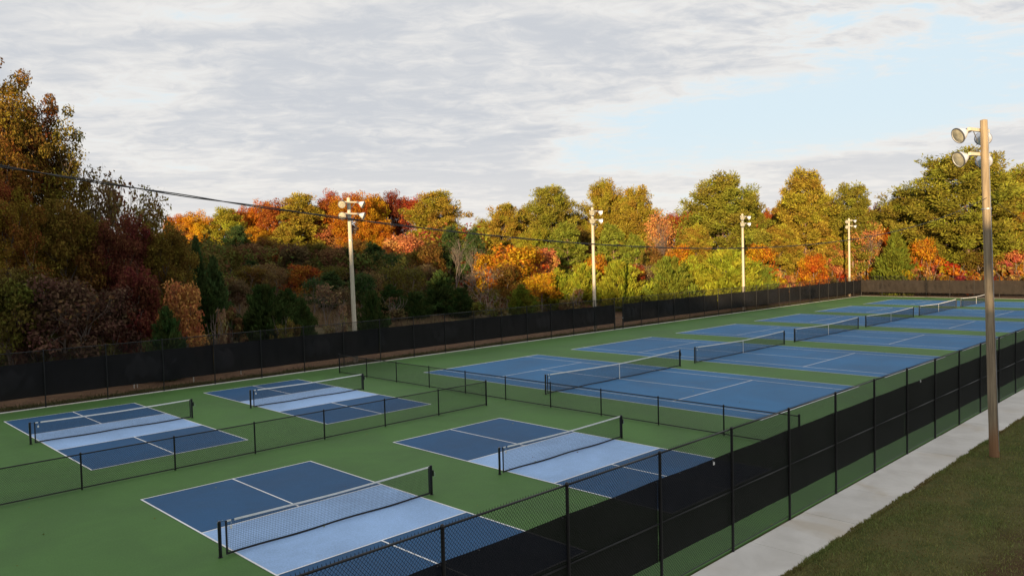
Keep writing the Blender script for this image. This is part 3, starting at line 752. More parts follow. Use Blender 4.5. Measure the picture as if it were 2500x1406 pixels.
def shrub(seed, H=3., Wd=.6, n=26, npl=90, ls=.15, stems=9):
    r = np.random.default_rng(seed); wood = MB(); parts = []
    for i in range(stems):
        g = 2*math.pi*i/stems+r.uniform(-.3, .3); k = r.uniform(.25, .8)*H*Wd; limb(wood, r, (0, 0, -.1), (k*math.cos(g), k*math.sin(g), H*r.uniform(.6, .95)), H*.012, H*.004, 4, .1, 4)
    for i in range(n):
        g = r.uniform(0, 2*math.pi); k = math.sqrt(r.random())*H*Wd*.85; z = H*(.12+.76*r.random()*(1-(k/(H*Wd))**2*.7)); m = int(npl*r.uniform(.5, 1.3))
        C, A, B = leaf_cloud(r, np.array([k*math.cos(g), k*math.sin(g), z]), H*.15*r.uniform(.7, 1.2), m, ls, .8); parts.append((C, A, B, tint(r, m, r.random())))
    return wood, parts, H, H*Wd
PROTO = {}
def proto(key, res, wm_, lm):
    wood, parts, H, W = res
    PROTO[key] = (wood.mesh(key+'_wood', MAT[wm_], True), gather(parts, MAT[lm], key+'_crown') if parts else None, H, W)
proto('oak1', broadleaf(1, 24, .30, .12, 24, 14, 135, .145, .050, .27, 1, 0, .65), 'bark', 'leaf')
proto('oak2', broadleaf(2, 22, .30, .10, 22, 14, 135, .145, .050, .27, 1, 0, .6), 'bark', 'leaf')
proto('hard1', broadleaf(3, 18, .34, .16, 11, 15, 140, .165, .07), 'bark', 'leaf')
proto('hard2', broadleaf(4, 18, .29, .14, 11, 14, 140, .165, .068), 'bark', 'leaf')
proto('hard3', broadleaf(5, 17, .38, .14, 10, 16, 140, .165, .072), 'bark', 'leaf')
proto('small1', broadleaf(6, 9, .36, .14, 8, 12, 60, .17, .095, .45, 1, 3), 'tbark', 'leaf')
proto('small2', broadleaf(7, 8, .34, .12, 8, 11, 42, .16, .10, .45, 1, 5), 'tbark', 'leaf')
proto('thin1', broadleaf(8, 10, .33, .14, 9, 9, 26, .17, .10, .45, 1, 9), 'tbark', 'leaf')
proto('thin2', broadleaf(18, 12, .27, .16, 10, 9, 30, .18, .10, .45, 1, 8), 'tbark', 'leaf')
proto('pine1', pine(11, 19, .26, 84, .29, .62, 1.3), 'pbark', 'needle')
proto('pine2', pine(12, 19, .20, 84, .25, .62, 1.4), 'pbark', 'needle')
proto('pine3', pine(13, 20, .22, 88, .35, .66, 1.35), 'pbark', 'needle')
proto('pine4', pine(14, 18, .06, 96, .30, .85, 1.3), 'pbark', 'needle')
proto('young', pine(15, 10, .05, 66, .28, 1.0, 1.5, .22, 85), 'pbark', 'needle')
proto('cedar1', cedar(21, 7, .36, 12000, .28, .62), 'bark', 'spray')
proto('cedar2', cedar(22, 7, .50, 15000, .28, .45), 'bark', 'spray')
proto('cedar3', cedar(23, 10, .24, 11000, .34, .9), 'bark', 'spray')
proto('bare1', bare(31, 10, .50, 6, 0), 'tbark', 'leaf')
proto('bare2', bare(32, 9, .42, 6, 1.2, .16), 'tbark', 'leaf')
proto('bare3', bare(33, 8, .75, 6, .5, .15), 'tbark', 'leaf')
proto('shrub1', shrub(41), 'tbark', 'leaf'); proto('shrub2', shrub(42, 3, .8, 30, 80), 'tbark', 'leaf'); proto('shrub3', shrub(43, 3, .5, 18, 45, .15, 16), 'tbark', 'leaf')
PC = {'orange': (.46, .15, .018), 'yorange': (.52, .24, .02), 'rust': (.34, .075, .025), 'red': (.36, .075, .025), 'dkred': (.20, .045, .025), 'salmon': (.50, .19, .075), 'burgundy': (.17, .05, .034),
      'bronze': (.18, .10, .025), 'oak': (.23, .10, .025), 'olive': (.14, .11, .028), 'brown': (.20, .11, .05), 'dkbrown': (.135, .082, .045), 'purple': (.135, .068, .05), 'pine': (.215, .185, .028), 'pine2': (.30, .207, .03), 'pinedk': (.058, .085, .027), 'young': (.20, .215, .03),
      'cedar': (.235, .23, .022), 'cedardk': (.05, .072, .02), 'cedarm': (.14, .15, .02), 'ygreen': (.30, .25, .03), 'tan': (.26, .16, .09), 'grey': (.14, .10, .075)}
NAMES = {'oak': 'oak_tree', 'har': 'hardwood_tree', 'sma': 'small_tree', 'thi': 'sparse_tree', 'pin': 'pine_tree', 'you': 'young_pine', 'ced': 'cedar_tree', 'bar': 'bare_tree', 'shr': 'shrub'}
CATS = {'oak': 'tree', 'har': 'tree', 'sma': 'tree', 'thi': 'tree', 'pin': 'pine tree', 'you': 'pine tree', 'ced': 'cedar', 'bar': 'tree', 'shr': 'shrub'}
rt = random.Random(5)
def tree(key, x, y, h, hw, colr, var, label, group, rz=None, zb=None):
    wood, crown, H, W = PROTO[key]; k3 = key[:3]
    r = empty(NAMES[k3], (x, y, float(gz(x, y)) if zb is None else zb), rt.uniform(0, 6.28) if rz is None else rz)
    sx = hw/W; sx *= 1.12 if k3 == 'pin' else 1.0; r.scale = (sx, sx, h/H); tag(r, label, CATS[k3], group)
    a = link('trunk' if k3 != 'shr' else 'stems', wood, r)
    if crown:
        c = link('crown' if k3 != 'shr' else 'foliage', crown, r); rgb = PC[colr] if isinstance(colr, str) else colr
        k = rt.uniform(.92, 1.08); c.color = (rgb[0]*k, rgb[1]*k, rgb[2]*k, var)
    return r
def ptree(key, u, v, D, hwpx, colr, var, label, group=None, rz=None):
    "a tree whose top shows at row v in column u, at the depth D; half width in photo pixels"
    x, y = place(u, D); z = zat(u, v, D); g = float(gz(x, y)); return tree(key, x, y, z-g, hwpx*D/FPX, colr, var, label, group or 'trees around the courts', rz)
# ------------------------------------------------------------------ the trees, left to right
T = ptree
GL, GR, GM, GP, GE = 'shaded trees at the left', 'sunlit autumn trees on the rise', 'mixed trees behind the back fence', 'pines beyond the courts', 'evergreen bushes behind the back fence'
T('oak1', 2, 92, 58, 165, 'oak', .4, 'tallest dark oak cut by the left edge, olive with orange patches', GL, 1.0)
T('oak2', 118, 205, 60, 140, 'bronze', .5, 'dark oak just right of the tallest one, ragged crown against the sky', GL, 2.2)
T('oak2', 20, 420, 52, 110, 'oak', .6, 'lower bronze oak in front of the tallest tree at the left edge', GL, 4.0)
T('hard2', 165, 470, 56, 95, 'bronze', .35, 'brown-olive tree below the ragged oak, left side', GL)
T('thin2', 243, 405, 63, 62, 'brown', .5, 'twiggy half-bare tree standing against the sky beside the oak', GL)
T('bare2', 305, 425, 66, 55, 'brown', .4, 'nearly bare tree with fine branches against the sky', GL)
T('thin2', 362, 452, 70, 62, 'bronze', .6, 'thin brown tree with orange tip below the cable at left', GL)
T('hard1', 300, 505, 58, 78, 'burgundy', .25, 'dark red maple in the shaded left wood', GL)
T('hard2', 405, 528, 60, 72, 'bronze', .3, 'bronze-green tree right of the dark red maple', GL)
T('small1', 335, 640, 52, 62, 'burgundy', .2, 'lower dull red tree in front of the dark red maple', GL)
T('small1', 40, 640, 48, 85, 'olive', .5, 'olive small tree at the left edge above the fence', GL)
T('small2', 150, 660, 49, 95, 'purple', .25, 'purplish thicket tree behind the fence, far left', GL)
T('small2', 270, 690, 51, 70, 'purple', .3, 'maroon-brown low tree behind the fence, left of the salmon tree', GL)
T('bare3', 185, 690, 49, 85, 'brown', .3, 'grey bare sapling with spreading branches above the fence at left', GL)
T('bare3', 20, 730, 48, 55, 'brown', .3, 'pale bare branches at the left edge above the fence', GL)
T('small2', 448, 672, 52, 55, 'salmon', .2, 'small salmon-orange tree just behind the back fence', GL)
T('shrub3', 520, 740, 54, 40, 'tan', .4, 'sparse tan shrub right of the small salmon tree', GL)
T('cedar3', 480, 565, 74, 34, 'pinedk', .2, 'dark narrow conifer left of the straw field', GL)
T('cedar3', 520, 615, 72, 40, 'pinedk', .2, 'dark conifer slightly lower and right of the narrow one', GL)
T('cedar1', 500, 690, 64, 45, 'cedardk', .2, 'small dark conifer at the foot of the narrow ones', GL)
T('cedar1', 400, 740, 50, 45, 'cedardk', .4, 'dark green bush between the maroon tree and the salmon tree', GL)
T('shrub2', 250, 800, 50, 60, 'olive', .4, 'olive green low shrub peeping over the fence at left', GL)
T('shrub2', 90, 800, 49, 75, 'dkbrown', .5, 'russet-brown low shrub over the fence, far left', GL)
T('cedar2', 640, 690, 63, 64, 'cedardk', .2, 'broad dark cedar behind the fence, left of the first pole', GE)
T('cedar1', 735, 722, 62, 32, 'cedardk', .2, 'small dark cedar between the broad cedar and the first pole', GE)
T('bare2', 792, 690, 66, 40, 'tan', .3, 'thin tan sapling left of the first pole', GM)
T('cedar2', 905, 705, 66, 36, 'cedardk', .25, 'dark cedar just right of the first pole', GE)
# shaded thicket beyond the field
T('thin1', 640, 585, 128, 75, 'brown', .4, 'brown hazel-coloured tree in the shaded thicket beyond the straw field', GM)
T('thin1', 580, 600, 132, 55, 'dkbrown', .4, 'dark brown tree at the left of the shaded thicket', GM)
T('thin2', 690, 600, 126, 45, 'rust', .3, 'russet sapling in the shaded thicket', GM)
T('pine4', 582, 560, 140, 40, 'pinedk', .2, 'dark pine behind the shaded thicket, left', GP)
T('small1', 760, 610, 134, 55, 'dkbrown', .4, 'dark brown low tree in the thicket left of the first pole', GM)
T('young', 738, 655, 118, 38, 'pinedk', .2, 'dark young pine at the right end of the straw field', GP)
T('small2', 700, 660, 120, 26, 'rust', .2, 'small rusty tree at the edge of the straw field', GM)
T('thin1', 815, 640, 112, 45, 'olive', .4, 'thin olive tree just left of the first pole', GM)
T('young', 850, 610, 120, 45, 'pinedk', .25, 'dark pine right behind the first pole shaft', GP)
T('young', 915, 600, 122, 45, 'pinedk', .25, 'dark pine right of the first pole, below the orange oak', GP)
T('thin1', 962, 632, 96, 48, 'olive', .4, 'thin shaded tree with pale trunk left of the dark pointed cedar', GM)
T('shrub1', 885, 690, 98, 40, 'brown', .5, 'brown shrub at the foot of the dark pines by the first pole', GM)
# sunlit ridge
ridge = [('hard3', 432, 512, 34, 'orange', .25, 'orange-red tree at the left end of the sunlit ridge'), ('hard1', 494, 508, 50, 'yorange', .2, 'golden-orange rounded tree on the ridge, below the cable at left'),
    ('hard2', 466, 540, 40, 'salmon', .2, 'salmon tree half hidden between the first two ridge trees'), ('pine4', 556, 518, 45, 'ygreen', .3, 'yellow-green tree on the ridge beside the golden one'),
    ('hard2', 590, 495, 38, 'rust', .25, 'rusty tree on the ridge crest, fourth from its left end'), ('hard1', 640, 480, 42, 'orange', .35, 'orange tree with red shoulder on the ridge crest'),
    ('hard2', 692, 477, 46, 'red', .2, 'dark scarlet tree on the ridge left of the round green pine'), ('hard3', 640, 545, 62, 'yorange', .25, 'low golden tree in front of the ridge crest'),
    ('pine2', 737, 486, 48, 'pine2', .3, 'round green pine among the red ridge trees'), ('hard2', 780, 480, 40, 'red', .25, 'scarlet tree right of the round green pine'),
    ('hard1', 818, 455, 40, 'rust', .2, 'tall rust-red tree behind the first pole, left side'), ('hard1', 866, 462, 56, 'orange', .3, 'big orange oak directly behind the lamps of the first pole'),
    ('hard3', 905, 458, 50, 'yorange', .3, 'amber oak right of the lamps of the first pole'), ('hard1', 955, 458, 44, 'dkred', .2, 'dark maroon oak right of the amber one'),
    ('hard3', 1022, 466, 56, 'red', .2, 'bright crimson tree left of the gap in the skyline'), ('pine1', 1068, 480, 58, 'pine2', .35, 'olive pine standing in front of the crimson tree'),
    ('hard3', 1118, 538, 40, 'ygreen', .3, 'low yellow-green tree at the skyline gap'), ('hard2', 800, 540, 44, 'salmon', .3, 'orange-pink tree below the scarlet ones, left of the first pole'),
    ('hard3', 920, 530, 44, 'orange', .3, 'lower orange tree right of the first pole'), ('pine4', 700, 560, 44, 'pine2', .3, 'low olive pine under the round green pine')]
for k, u, v, hw, c, va, lab in ridge: T(k, u, v, 160+rt.uniform(-7, 7)-(10 if v > 520 else 0), hw*1.2, c, va, lab, GR)
# middle: behind the second pole
T('small1', 986, 566, 142, 58, 'salmon', .2, 'glowing coral-red maple below the cable, centre left', GM)
T('bare1', 1112, 575, 112, 42, 'tan', .2, 'pale pink bare tree in the middle of the tree line', GM)
T('bare1', 1150, 600, 113, 30, 'tan', .2, 'second pale bare tree right of the first', GM)
T('young', 1098, 560, 126, 36, 'pinedk', .3, 'dark young pine behind the pale bare trees', GP)
T('young', 1152, 566, 124, 34, 'pinedk', .3, 'young dark pine at the right of the pale bare trees', GP)
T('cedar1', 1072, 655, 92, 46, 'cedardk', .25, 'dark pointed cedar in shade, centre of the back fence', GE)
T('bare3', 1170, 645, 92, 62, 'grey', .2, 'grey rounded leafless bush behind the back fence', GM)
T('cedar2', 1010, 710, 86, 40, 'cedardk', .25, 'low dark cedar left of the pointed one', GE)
T('small2', 1270, 588, 104, 78, 'orange', .45, 'broad orange and yellow bush-like tree left of the second pole', GM)
T('small1', 1235, 640, 100, 40, 'bronze', .4, 'bronze small tree at the foot of the broad orange one', GM)
T('small2', 1040, 640, 108, 40, 'dkbrown', .4, 'brown small tree behind the dark pointed cedar', GM)
T('pine1', 1232, 510, 142, 48, 'pine2', .3, 'green pine right of the skyline gap', GP)
T('pine1', 1350, 470, 136, 66, 'pine', .3, 'tall round-topped green pine left of the second pole', GP)
T('pine3', 1482, 458, 138, 58, 'pine2', .4, 'tall olive pine behind the lamps of the second pole', GP)
T('pine2', 1556, 472, 134, 48, 'pine2', .3, 'olive pine right of the second pole', GP)
T('young', 1388, 552, 118, 58, 'young', .2, 'bright green young pine left of the second pole', GP)
T('young', 1500, 556, 116, 52, 'young', .2, 'bright green young pine right of the second pole', GP)
T('young', 1555, 580, 114, 40, 'young', .3, 'small bright pine below the olive pines', GP)
T('hard3', 1300, 545, 130, 50, 'ygreen', .4, 'yellowish tree under the tall round-topped pine', GM)
T('hard2', 1420, 545, 128, 36, 'bronze', .5, 'bronze tree just left of the second pole shaft', GM)
T('thin2', 1612, 510, 124, 38, 'salmon', .25, 'slender salmon tree with pale trunk between second and third pole', GM)
T('bare1', 1612, 540, 120, 34, 'tan', .2, 'pale bare tree in front of the slender salmon tree', GM)
T('hard3', 1655, 506, 150, 44, 'rust', .25, 'rust-orange tree on the skyline left of the big dark pine', GM)
T('pine3', 1764, 445, 124, 98, 'pine', .35, 'biggest rounded pine left of the third pole', GP, 1.3)
T('pine4', 1700, 560, 118, 48, 'pine2', .4, 'lower olive pine at the left foot of the biggest rounded pine', GP)
T('cedar2', 1420, 640, 98, 48, 'cedar', .25, 'sunlit yellow-green cedar left of the second pole', GE)
T('cedar1', 1360, 650, 99, 42, 'cedar', .25, 'yellow-green cedar left of the one by the second pole', GE)
T('cedar2', 1510, 632, 97, 60, 'cedar', .2, 'broad yellow-green cedar just right of the second pole', GE)
T('cedar2', 1632, 622, 98, 62, 'cedarm', .2, 'broad green cedar, second right of the second pole', GE)
T('cedar1', 1690, 618, 104, 46, 'cedar', .2, 'pointed yellow-green cedar midway between second and third pole', GE)
T('cedar2', 1772, 605, 104, 84, 'cedar', .2, 'widest yellow-green cedar left of the third pole', GE)
T('cedar2', 1850, 640, 106, 46, 'cedarm', .25, 'green cedar just right of the third pole', GE)
T('small2', 1580, 640, 108, 40, 'tan', .3, 'tan bushy tree between two broad cedars', GM)
T('small2', 1320, 660, 97, 42, 'yorange', .4, 'yellow-brown bush left of the yellow-green cedars', GM)
T('cedar1', 1270, 690, 90, 36, 'cedarm', .3, 'dull green cedar below the broad orange tree', GE)
# right: between the third pole and the right edge
T('hard2', 1880, 500, 145, 30, 'rust', .2, 'rust tree on the skyline right of the biggest pine', GM)
T('hard2', 1908, 488, 142, 28, 'dkred', .2, 'dark red tree top on the skyline left of the spire-like pine', GM)
T('pine4', 1966, 430, 130, 74, 'pine2', .3, 'tall spire-like pine left of the farthest pole', GP, .6)
T('pine2', 2082, 465, 128, 56, 'pine', .3, 'pine behind the farthest pole lamps', GP)
T('thin2', 2030, 490, 135, 44, 'salmon', .25, 'pinkish thin tree between two pines left of the farthest pole', GM)
T('hard2', 2134, 487, 140, 30, 'dkred', .25, 'dark red maple right of the farthest pole', GM)
T('thin2', 2112, 535, 127, 46, 'salmon', .25, 'salmon tree with leaning pale trunk right of the farthest pole', GM)
T('bare1', 2118, 555, 125, 42, 'tan', .2, 'leafless forked tree right of the farthest pole', GM)
T('pine1', 2208, 478, 134, 74, 'pine', .3, 'green pine left of the giant pine', GP)
T('cedar3', 2186, 552, 120, 46, 'cedarm', .2, 'conical green cedar behind the far fence', GE)
T('pine3', 2366, 388, 125, 132, 'pine', .35, 'giant spreading pine behind the nearest pole', GP, 2.4)
T('pine4', 2300, 540, 127, 80, 'pine', .35, 'dark lower pine at the left foot of the giant pine', GP)
T('pine4', 2440, 520, 128, 85, 'pine2', .35, 'lower pine at the right foot of the giant pine', GP)
T('pine1', 2492, 428, 134, 62, 'pine2', .35, 'pine cut by the right edge', GP)
T('hard1', 2530, 500, 128, 60, 'orange', .35, 'orange tree at the extreme right edge', GM)
T('pine4', 1905, 560, 124, 56, 'pine2', .35, 'olive pine right of the third pole', GP)
T('pine4', 2030, 570, 129, 50, 'pine2', .4, 'lower olive pine left of the farthest pole shaft', GP)
T('small1', 1985, 615, 116, 36, 'orange', .35, 'orange small tree under the spire-like pine', GM)
extra = [('thin1', 560, 668, 96, 40, 'brown', 'brown sapling at the left end of the straw field'), ('thin1', 610, 640, 108, 44, 'bronze', 'bronze sapling above the broad dark cedar'), ('thin2', 675, 650, 104, 34, 'brown', 'slim brown sapling right above the broad dark cedar'),
    ('thin1', 765, 668, 92, 40, 'pinedk', 'dark green sapling between the small dark cedar and the first pole'), ('thin1', 900, 650, 92, 42, 'brown', 'brown sapling right of the first pole'), ('thin1', 1010, 640, 94, 42, 'olive', 'olive sapling between the coral maple and the pointed cedar'), ('thin1', 835, 690, 78, 36, 'dkbrown', 'dark brown sapling touching the first pole'),
    ('small2', 1190, 612, 112, 46, 'orange', 'orange small tree right of the pale bare trees'), ('small1', 1330, 600, 110, 42, 'salmon', 'salmon small tree left of the bright young pine'), ('small2', 1455, 615, 108, 36, 'orange', 'orange bush-like tree right behind the second pole'), ('small1', 1545, 640, 106, 34, 'rust', 'rusty small tree above the broad cedars'),
    ('small2', 1660, 590, 114, 44, 'orange', 'orange tree at the foot of the biggest rounded pine'), ('small1', 1590, 600, 112, 34, 'bronze', 'bronze tree left of the slender salmon tree'), ('small2', 1850, 585, 118, 44, 'orange', 'orange tree between third pole and spire-like pine'), ('hard3', 1925, 540, 132, 40, 'salmon', 'salmon crown tucked behind the spire-like pine'),
    ('small1', 2045, 590, 128, 36, 'salmon', 'coral tree left of the farthest pole, mid height'), ('hard2', 2005, 530, 134, 34, 'salmon', 'pinkish crown right of the spire-like pine'), ('small2', 2250, 575, 122, 40, 'orange', 'orange tree between conical cedar and giant pine'), ('hard3', 2160, 540, 134, 36, 'orange', 'orange crown right of the leafless forked tree'), ('small2', 2390, 610, 122, 46, 'bronze', 'bronze tree below the giant pine'), ('small1', 2480, 590, 124, 44, 'salmon', 'coral tree at the right edge under the pines')]
for k, u, v, D, hw, c, lab in extra: T(k, u, v, D, hw, c, .4, lab, GM)
fill = [('cedar1', 700, 700, 84, 40, 'cedardk', 'dark pointed evergreen behind the two cedars left of the first pole'), ('young', 800, 668, 96, 40, 'pinedk', 'dark young pine left of the first pole, lower'), ('cedar1', 950, 690, 90, 40, 'cedardk', 'dark evergreen left of the low dark cedar'), ('cedar2', 1120, 700, 90, 42, 'cedardk', 'dark rounded cedar right of the pointed one'), ('young', 615, 640, 116, 36, 'pinedk', 'dark young pine behind the broad dark cedar'), ('shrub1', 560, 745, 62, 40, 'brown', 'brown shrub just left of the broad dark cedar'), ('shrub2', 690, 760, 60, 40, 'olive', 'olive shrub between the two dark cedars'),
    ('small1', 560, 600, 112, 40, 'olive', 'olive tree in the shaded middle ground beside the dark conifers'), ('small1', 600, 590, 124, 46, 'brown', 'brown rounded tree in the shaded middle ground, left'), ('small1', 655, 575, 130, 50, 'bronze', 'bronze rounded tree right below the low golden ridge tree'), ('small1', 715, 590, 122, 46, 'dkbrown', 'dark brown rounded tree below the round green ridge pine'),
    ('hard3', 770, 585, 130, 46, 'olive', 'olive rounded tree in the shade left of the first pole'), ('small1', 820, 600, 118, 42, 'brown', 'brown rounded tree just behind the first pole'), ('hard3', 880, 575, 130, 46, 'bronze', 'bronze rounded tree below the amber oak'), ('small1', 940, 610, 116, 42, 'pinedk', 'dark green rounded tree left of the coral maple'), ('small1', 1045, 590, 122, 44, 'bronze', 'bronze rounded tree right of the coral maple'), ('small2', 880, 660, 88, 44, 'pinedk', 'dark green low tree right of the first pole, in front'), ('small2', 640, 640, 112, 50, 'brown', 'low brown tree behind the broad dark cedar'), ('small2', 740, 640, 104, 44, 'rust', 'dull rust low tree above the small dark cedar'), ('small2', 580, 680, 90, 36, 'dkbrown', 'dark low tree left of the broad dark cedar'),
    ('hard1', 1180, 525, 150, 40, 'ygreen', 'yellow-green crown on the skyline right of the gap'), ('pine1', 1285, 518, 150, 40, 'pine2', 'olive pine top between two taller pines, left of the second pole'), ('hard3', 1410, 505, 150, 46, 'bronze', 'bronze crown on the skyline just left of the second pole'), ('pine2', 1520, 490, 146, 42, 'pine', 'pine top just right of the second pole'), ('hard1', 1600, 512, 150, 40, 'orange', 'orange crown on the skyline behind the slender salmon tree'), ('hard3', 1690, 495, 148, 42, 'rust', 'rust crown at the left shoulder of the biggest pine'), ('pine4', 1830, 480, 142, 48, 'pine', 'pine top at the right shoulder of the biggest pine'), ('hard3', 1865, 505, 150, 40, 'orange', 'orange crown on the skyline right of the biggest pine'), ('pine2', 1930, 470, 138, 38, 'pine2', 'pine top left of the spire-like pine'),
    ('pine1', 2020, 490, 140, 42, 'pine2', 'pine top between the spire-like pine and the farthest pole'), ('hard1', 2160, 498, 148, 40, 'rust', 'rust crown on the skyline right of the dark red maple'), ('pine1', 2262, 482, 140, 50, 'pine', 'pine top at the left shoulder of the giant pine'), ('pine1', 2440, 440, 136, 56, 'pine', 'pine top at the right shoulder of the giant pine')]
for k, u, v, D, hw, c, lab in fill: T(k, u, v, D, hw, c, .35, lab, GM)
shr = [('shrub2', 1915, 648, 114, 34, 'salmon', 'coral shrub between the third and the farthest pole, left'), ('shrub1', 1965, 658, 119, 34, 'yorange', 'golden shrub under the spire-like pine'), ('shrub2', 2035, 654, 125, 34, 'orange', 'orange shrub just left of the farthest pole'), ('shrub1', 1850, 646, 110, 34, 'yorange', 'yellow-orange shrub behind the cedar right of the third pole'),
    ('shrub2', 2160, 626, 124, 36, 'orange', 'orange bush left of the conical cedar'), ('shrub2', 2268, 626, 117.5, 40, 'salmon', 'coral bush between the conical cedar and the giant pine'), ('shrub1', 2325, 638, 115.5, 44, 'orange', 'tall orange shrub under the giant pine, left'), ('shrub2', 2375, 648, 114.5, 40, 'rust', 'rusty shrub just left of the nearest pole'), ('shrub1', 2455, 636, 113, 44, 'salmon', 'coral shrub right of the nearest pole'), ('shrub2', 2500, 626, 112, 44, 'orange', 'orange shrub cut by the right edge'),
    ('shrub1', 1880, 658, 113, 34, 'yorange', 'golden shrub right of the third pole'), ('shrub2', 1945, 656, 119, 36, 'orange', 'orange shrub under the spire-like pine'), ('shrub1', 2010, 658, 122, 32, 'bronze', 'bronze shrub left of the farthest pole'),
    ('shrub2', 2118, 658, 128, 40, 'yorange', 'golden-yellow shrub right of the farthest pole'), ('shrub1', 2095, 638, 129, 34, 'salmon', 'coral shrub beneath the leafless forked tree'), ('shrub1', 2230, 638, 119, 36, 'orange', 'orange bush right of the conical cedar'),
    ('shrub2', 2195, 656, 123, 36, 'orange', 'amber shrub at the foot of the conical cedar'), ('shrub2', 2290, 651, 119.5, 48, 'salmon', 'red-orange shrub under the giant pine'), ('shrub1', 2350, 656, 120, 40, 'rust', 'rusty shrub left of the nearest pole shaft'),
    ('shrub2', 2440, 656, 120, 44, 'orange', 'orange shrub right of the nearest pole shaft'), ('shrub1', 2490, 651, 121, 40, 'bronze', 'bronze shrub near the right edge'), ('shrub3', 1400, 700, 94, 40, 'brown', 'brown low shrub under the yellow-green cedars'),
    ('shrub3', 1190, 700, 88, 44, 'olive', 'dull olive shrub below the grey leafless bush'), ('shrub3', 960, 720, 84, 44, 'dkbrown', 'dark brown shrub behind the fence left of centre'), ('shrub3', 820, 735, 62, 36, 'tan', 'thin tan shrub left of the first pole base')]
for k, u, v, D, hw, c, lab in shr: T(k, u, v, D, hw*(1.35 if u > 1840 else 1), tuple(.74*q for q in PC[c]) if u > 1840 else c, .5, lab, 'shrubs behind the fences')

# ------------------------------------------------------------------ uncountable greenery
def scatter(name, label, belts, mat, seed, ls, cat, col4):
    r = np.random.default_rng(seed); parts = []
    for (us, D0, D1, h0, h1, rad, n, npl) in belts:
        us = np.array(us, float); D0 = np.array(D0, float)
        for i in range(n):
            u = r.uniform(us[0], us[-1]); D = np.interp(u, us, D0)+r.random()*D1; x, y = place(u, D)
            hh = r.uniform(h0, h1) if np.isscalar(h1) else r.uniform(h0, np.interp(u, us, h1))
            p = np.array([x, y, float(gz(x, y))+hh*1.0]); m = int(npl*r.uniform(.6, 1.3))
            C, A, B = leaf_cloud(r, p, rad*r.uniform(.6, 1.3), m, ls, .8); parts.append((C, A, B, tint(r, m, r.random())))
    o = link(name, gather(parts, mat, name)); o.color = col4; tag(o, label, cat, kind='stuff'); return o
ub = [-150, 300, 520, 560, 1000, 1100, 1500, 1900, 2100, 2650]
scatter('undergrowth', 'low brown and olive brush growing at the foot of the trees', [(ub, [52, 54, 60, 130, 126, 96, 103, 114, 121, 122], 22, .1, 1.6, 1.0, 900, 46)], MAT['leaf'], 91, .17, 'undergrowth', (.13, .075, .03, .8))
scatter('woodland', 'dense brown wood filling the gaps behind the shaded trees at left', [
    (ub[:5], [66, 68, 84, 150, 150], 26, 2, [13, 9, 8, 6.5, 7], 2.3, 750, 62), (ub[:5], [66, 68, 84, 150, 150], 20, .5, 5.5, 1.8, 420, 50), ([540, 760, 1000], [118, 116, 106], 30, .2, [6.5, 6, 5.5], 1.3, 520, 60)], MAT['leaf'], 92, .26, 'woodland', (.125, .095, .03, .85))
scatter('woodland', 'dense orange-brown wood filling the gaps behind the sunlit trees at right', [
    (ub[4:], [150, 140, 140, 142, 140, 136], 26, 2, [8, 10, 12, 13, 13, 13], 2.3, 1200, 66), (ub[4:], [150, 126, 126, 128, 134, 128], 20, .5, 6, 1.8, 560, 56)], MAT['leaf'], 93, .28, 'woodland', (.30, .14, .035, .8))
# lawn by the sidewalk
r = np.random.default_rng(55); nb = 230000
gxs = 5+(r.random(nb)**1.7)*62; gys = -29.5-(r.random(nb)**1.15)*6.5
wk = r.uniform(-.02, .05, 900)+np.repeat(r.uniform(-.02, .05, 90), 10); wob = lambda x: np.interp(x, np.linspace(4, 68, 900), wk)
edge = r.random(nb) < .12; gys[edge] = -29.60+r.random(edge.sum())**.8*(.10+wob(gxs[edge]))
pat = np.sin(gxs*1.3+np.sin(gys*2.1)*1.7)*np.sin(gys*1.9+1.2*np.sin(gxs*.8)); keep = (r.random(nb) < .70+.30*pat) | edge; keep &= ~((gys < -33.2+pat*.8) & (r.random(nb) < .6))
gxs, gys, pat = gxs[keep], gys[keep], pat[keep]; nb = len(gxs); zb_ = np.where(gys > -29.5, -.032, -.045)
hh = r.uniform(.03, .09, nb)*(1+.3*pat); az = r.uniform(0, 6.28, nb); ln = r.uniform(.2, .9, nb)*hh; wd = r.uniform(.006, .012, nb)
base = np.stack([gxs, gys, zb_], 1); tip = base+np.stack([np.cos(az)*ln, np.sin(az)*ln, hh*.8+.01], 1); sd = np.stack([-np.sin(az)*wd, np.cos(az)*wd, wd*0], 1)
V = np.stack([base-sd, base+sd, tip], 1).reshape(-1, 3); F = np.arange(nb*3).reshape(nb, 3)
o = link('lawn_grass', np_mesh('lawn_grass', V, F, MAT['blade'], np.stack([np.clip(.5+.4*pat+r.normal(0, .2, nb), 0, 1), r.random(nb), r.random(nb)], 1))); o.color = (.235, .21, .075, .55)
tag(o, 'short worn lawn grass right of the sidewalk', 'grass', kind='stuff')
# rough grass behind the back fence, seen under the screens
nb = 60000; gxs = r.uniform(-12, 112, nb); gys = 9.7+np.abs(r.normal(0, .8, nb)); s_ = np.sin(gxs*.9)*np.sin(gxs*2.3+gys); keep = r.random(nb) < .6+.4*s_; gxs, gys = gxs[keep], gys[keep]; nb = len(gxs)
hh = r.uniform(.06, .2, nb); az = r.uniform(0, 6.28, nb); wd = r.uniform(.010, .02, nb); base = np.stack([gxs, gys, np.full(nb, -.045)], 1); tip = base+np.stack([np.cos(az)*hh*.6, np.sin(az)*hh*.6, hh], 1); sd = np.stack([-np.sin(az)*wd, np.cos(az)*wd, wd*0], 1)
o = link('rough_grass', np_mesh('rough_grass', np.stack([base-sd, base+sd, tip], 1).reshape(-1, 3), np.arange(nb*3).reshape(nb, 3), MAT['blade'], r.random((nb, 3)))); o.color = (.10, .085, .03, .5)
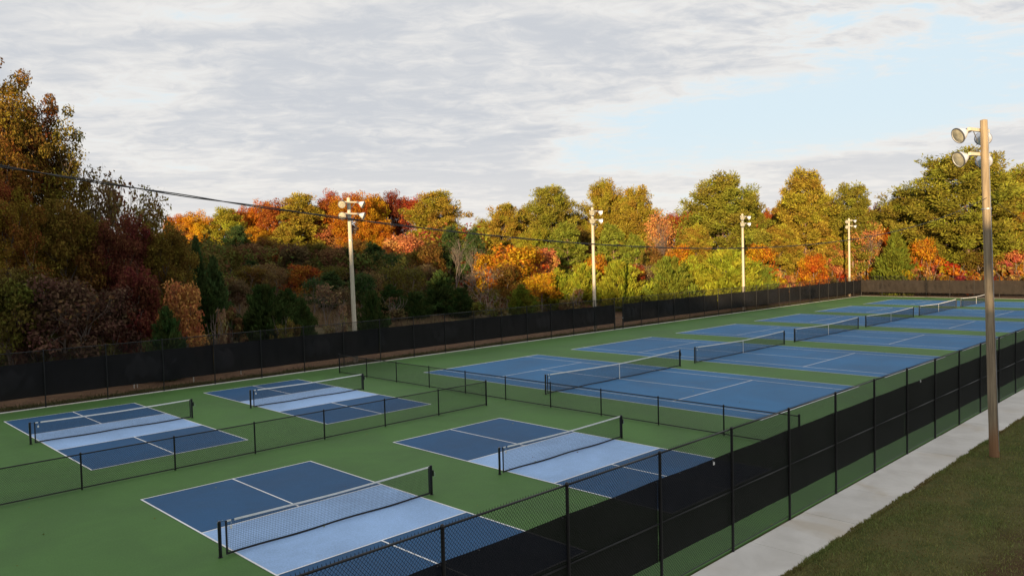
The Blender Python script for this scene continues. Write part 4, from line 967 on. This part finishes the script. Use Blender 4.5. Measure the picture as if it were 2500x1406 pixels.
tag(o, 'rough brownish grass along the outside of the back fence', 'grass', kind='stuff')
# straw field
nb = 70000; uu = r.uniform(380, 1080, nb); DD = r.uniform(80, 128, nb); P_ = np.array([place(a, b) for a, b in zip(uu[:9000], DD[:9000])]); rep = r.integers(0, 9000, nb)
gxs = P_[rep, 0]+r.normal(0, .8, nb); gys = P_[rep, 1]+r.normal(0, .8, nb); hh = r.uniform(.2, .7, nb); az = r.uniform(0, 6.28, nb); wd = r.uniform(.02, .05, nb)
base = np.stack([gxs, gys, gz(gxs, gys)-.03], 1); tip = base+np.stack([np.cos(az)*hh*.4, np.sin(az)*hh*.4, hh], 1); sd = np.stack([-np.sin(az)*wd, np.cos(az)*wd, wd*0], 1)
o = link('field_grass', np_mesh('field_grass', np.stack([base-sd, base+sd, tip], 1).reshape(-1, 3), np.arange(nb*3).reshape(nb, 3), MAT['blade'], r.random((nb, 3)))); o.color = (.21, .135, .08, .35)
tag(o, 'dry straw-coloured grass of the field behind the cedars', 'grass', kind='stuff')
# fallen leaves on the courts
nb = 420; C = np.stack([r.uniform(-8, 60, nb), r.uniform(-27.5, 9.1, nb), np.full(nb, .022)], 1); k = r.random(nb) < .35; C[k, 1] = r.choice([-27.7, 9.15, -9.1, -18.5], k.sum())+r.normal(0, .12, k.sum())
az = r.uniform(0, 6.28, nb); s = r.uniform(.018, .045, nb)[:, None]; A = np.stack([np.cos(az), np.sin(az), r.normal(0, .15, nb)], 1)*s; B = np.stack([-np.sin(az), np.cos(az), r.normal(0, .3, nb)], 1)*s*.6
V, F = cards(C, A, B); o = link('fallen_leaves', np_mesh('fallen_leaves', V, F, MAT['litter'], r.random((nb, 3)))); o.color = (.22, .13, .05, .6); tag(o, 'tiny dry leaves scattered over the courts', 'leaves', kind='stuff')

# ------------------------------------------------------------------ unseen wooded rise added behind the camera, crest shaped to shade the courts
tdir = np.array([math.cos(ta), math.sin(ta)]); ndir = np.array([-math.sin(ta), math.cos(ta)]); S0 = -78.
def crest(t): return float(np.interp(t, [-130, -70, -40, -28, -11, 0, 9, 24, 45, 90, 140], CREST))
CREST = [17.2, 17.2, 17.4, 17.8, 19.6, 20.0, 22.0, 26.8, 31, 31.5, 30]
V = []; ts = np.linspace(-140, 150, 117); ss = np.linspace(-45, 45, 13)
for t in ts:
    for s in ss:
        p = tdir*(S0+s)+ndir*t; V.append((p[0], p[1], -1.5+(crest(t)-2.2)*math.exp(-(s/17)**2)*1.08*min(1, (145-abs(t))/25+.05)))
n = len(ss); F = [(i*n+j, i*n+j+1, (i+1)*n+j+1, (i+1)*n+j) for i in range(len(ts)-1) for j in range(n-1)]
o = link('shade_hill', np_mesh('shade_hill', np.array(V), np.array(F), MAT['ground'], smooth=True)); tag(o, 'unseen wooded rise added behind the viewpoint to block the low sun', 'shade_hill', kind='structure')
r = np.random.default_rng(77); parts = []
for t in np.arange(-128, 132, .62):
    sgn = r.uniform(-3, 4); p = tdir*(S0+sgn)+ndir*t; c = crest(t); m = 95
    C, A, B = leaf_cloud(r, np.array([p[0], p[1], c-r.uniform(.2, 2.4)]), r.uniform(1.2, 2.0), m, .34); parts.append((C, A, B, tint(r, m, r.random())))
o = link('shade_hill_woodland', gather(parts, MAT['leaf'], 'shade_hill_woodland')); o.color = (.2, .12, .03, .6); tag(o, 'wood covering the unseen sun-blocking rise added behind the viewpoint', 'woodland', kind='stuff')
